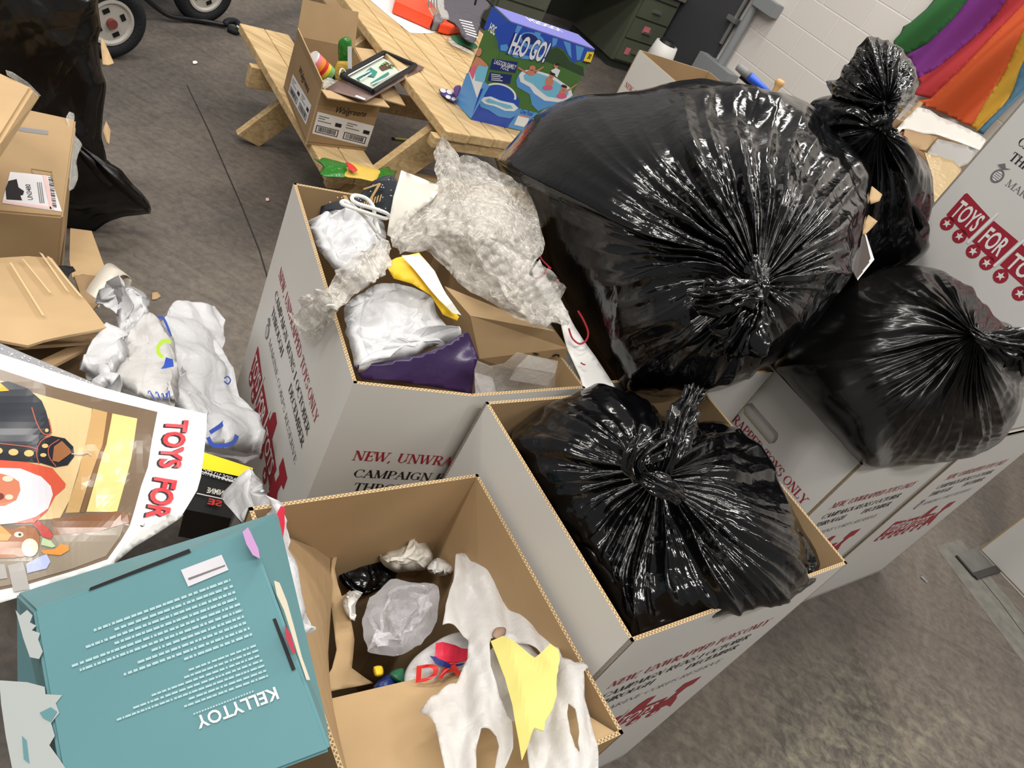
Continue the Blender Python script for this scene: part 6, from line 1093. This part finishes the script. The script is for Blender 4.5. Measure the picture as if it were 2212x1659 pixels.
R0 = .16; wheel(at(232, 42, R0), ST(.35, 1, .0), R0, .085); wheel(at(438, -22, R0), ST(.35, 1, .0), R0, .085)
mb = MB(); a_, b__ = at(232, 42, R0), at(438, -22, R0); off = -ST(.25, 1)*.12
mb.tube([a_, a_+off*4], .012, 12); mb.tube([b__, b__+off*4], .012, 12); mb.build('axle', [M['black']], wg)
mb = MB(); q0, q1 = a_+off*1.2+UP*.05, b__+off*1.2+UP*.05; mb.hexa([q0, q1, q1+off*3.2, q0+off*3.2]+[p+UP*.03 for p in (q0, q1, q1+off*3.2, q0+off*3.2)]); fin(mb.build('deck', [M['black']], wg))
mb = MB(); mb.tube(spline([at(310, -8, .12), at(340, 18, .06), at(372, 36, .03), at(420, 42, .02), at(485, 54, .02)], 30, False), .012, 12); mb.build('pull_bar', [M['black']], wg, True)
mb = MB(); mb.tube(spline([at(485, 54, .02), at(492, 46, .035), at(508, 46, .035), at(516, 56, .03), at(512, 68, .02), at(494, 62, .015)], 24, False), .016, 12); mb.build('grip', [M['rubber']], wg, True)
mb = MB(); mb.tube([at(511, 56, .05), at(517, 61, .045)], .006, 10); mb.build('pin', [M['chrome']], wg)
# board ends beside the standing bag
o = sheet('card_scrap', [(218, 78), (224, 86), (246, 136), (234, 140), (222, 138), (218, 100)], S_z(.30), .004, M['kraft_light'], None, h=9); tag(o, 'orange brown card corner poking out right of the left standing bag', 'scrap')
o = sheet('card_scrap', [(222, 282), (229, 260), (239, 281), (236, 312), (230, 306)], S_z(.22), .004, M['kraft_light'], None, h=9); tag(o, 'small pale card corner low on the right side of the left standing bag', 'scrap')
o = pillow('paper_crumb', [(416, 132), (424, 131), (427, 136), (418, 138)], S_z(.004), .004, .003, M['paper_white'], None, nr=6, nt=20); tag(o, 'white crumb on the open floor between the wagon and the bench', 'crumb')
o = pillow('paper_crumb', [(574, 428), (580, 427), (582, 433), (575, 434)], S_z(.004), .004, .003, M['pink_ink'], None, nr=6, nt=20); tag(o, 'pink crumb on the shadowed floor left of the heaped carton', 'crumb')
o = sheet('paper_crumb', [(1988, 1246), (1994, 1244), (2006, 1256), (2002, 1260)], S_z(.003), .001, M['grey_plastic'], None, h=5); tag(o, 'thin grey scrap on the dark floor at the lower right', 'crumb')
bx = MB(); stbox(bx, 1.8, 2.1, -4.25, -3.95, 0, .3); o = fin(bx.build('wooden_block', [M['kraft_dark']])); tag(o, 'dark brown block on the floor behind the far end of the table', 'block')

# dark box corner and card tabs wedged beside the largest bag
wdg = thing('dark_box', 'dark brown box corner with a white edge wedged right of the largest bag', 'box', atd(1850, 590, 1.86))
q4 = [atd(1866, 500, 1.92), atd(1886, 560, 1.9), atd(1850, 604, 1.86), atd(1824, 552, 1.88)]; dn_ = np.array(ray(1850, 560))*.12
mb = MB(); mb.hexa([p+dn_ for p in q4]+q4); fin(mb.build('body', [mat('dark_box_card', (62, 50, 44), .5)], wdg), .002)
prints('white_edge', [[(1866, 500), (1871, 508), (1888, 561), (1880, 559)], [(1880, 559), (1888, 561), (1852, 606), (1850, 600)]], S_plane(q4[0], np.cross(q4[1]-q4[0], q4[3]-q4[0])), M['label_white'], wdg, .001)
o = sheet('card_tab', [(1884, 402), (1906, 420), (1900, 434), (1882, 440), (1878, 428)], S_d([(1884, 402, 1.86), (1906, 420, 1.86), (1880, 440, 1.84)]), .004, M['kraft_light'], None, h=8); tag(o, 'upper tan card tab poking out between the largest bag and the tall tied bag', 'card')
o = sheet('card_tab', [(1876, 464), (1896, 478), (1884, 492), (1868, 508), (1862, 504), (1868, 484)], S_d([(1876, 464, 1.86), (1896, 478, 1.86), (1868, 508, 1.84)]), .004, M['kraft_light'], None, h=8); tag(o, 'lower tan card tab touching the dark box corner beside the largest bag', 'card')
flush()
for _o in list(COL.objects):
    if _o.parent is None and 'label' in _o:
        for k, g in (('toy_drive_carton', 'printed white toy drive cartons'), ('garbage_bag', 'knotted black garbage bags'), ('pasta_packet', 'green pasta packets'), ('plastic_bag', 'white and clear plastic bags'), ('crumpled_paper', 'crumpled paper in the brown carton'), ('card_tab', 'tan card tabs beside the largest bag')):
            if _o.name.split('.')[0] == k: _o['group'] = g
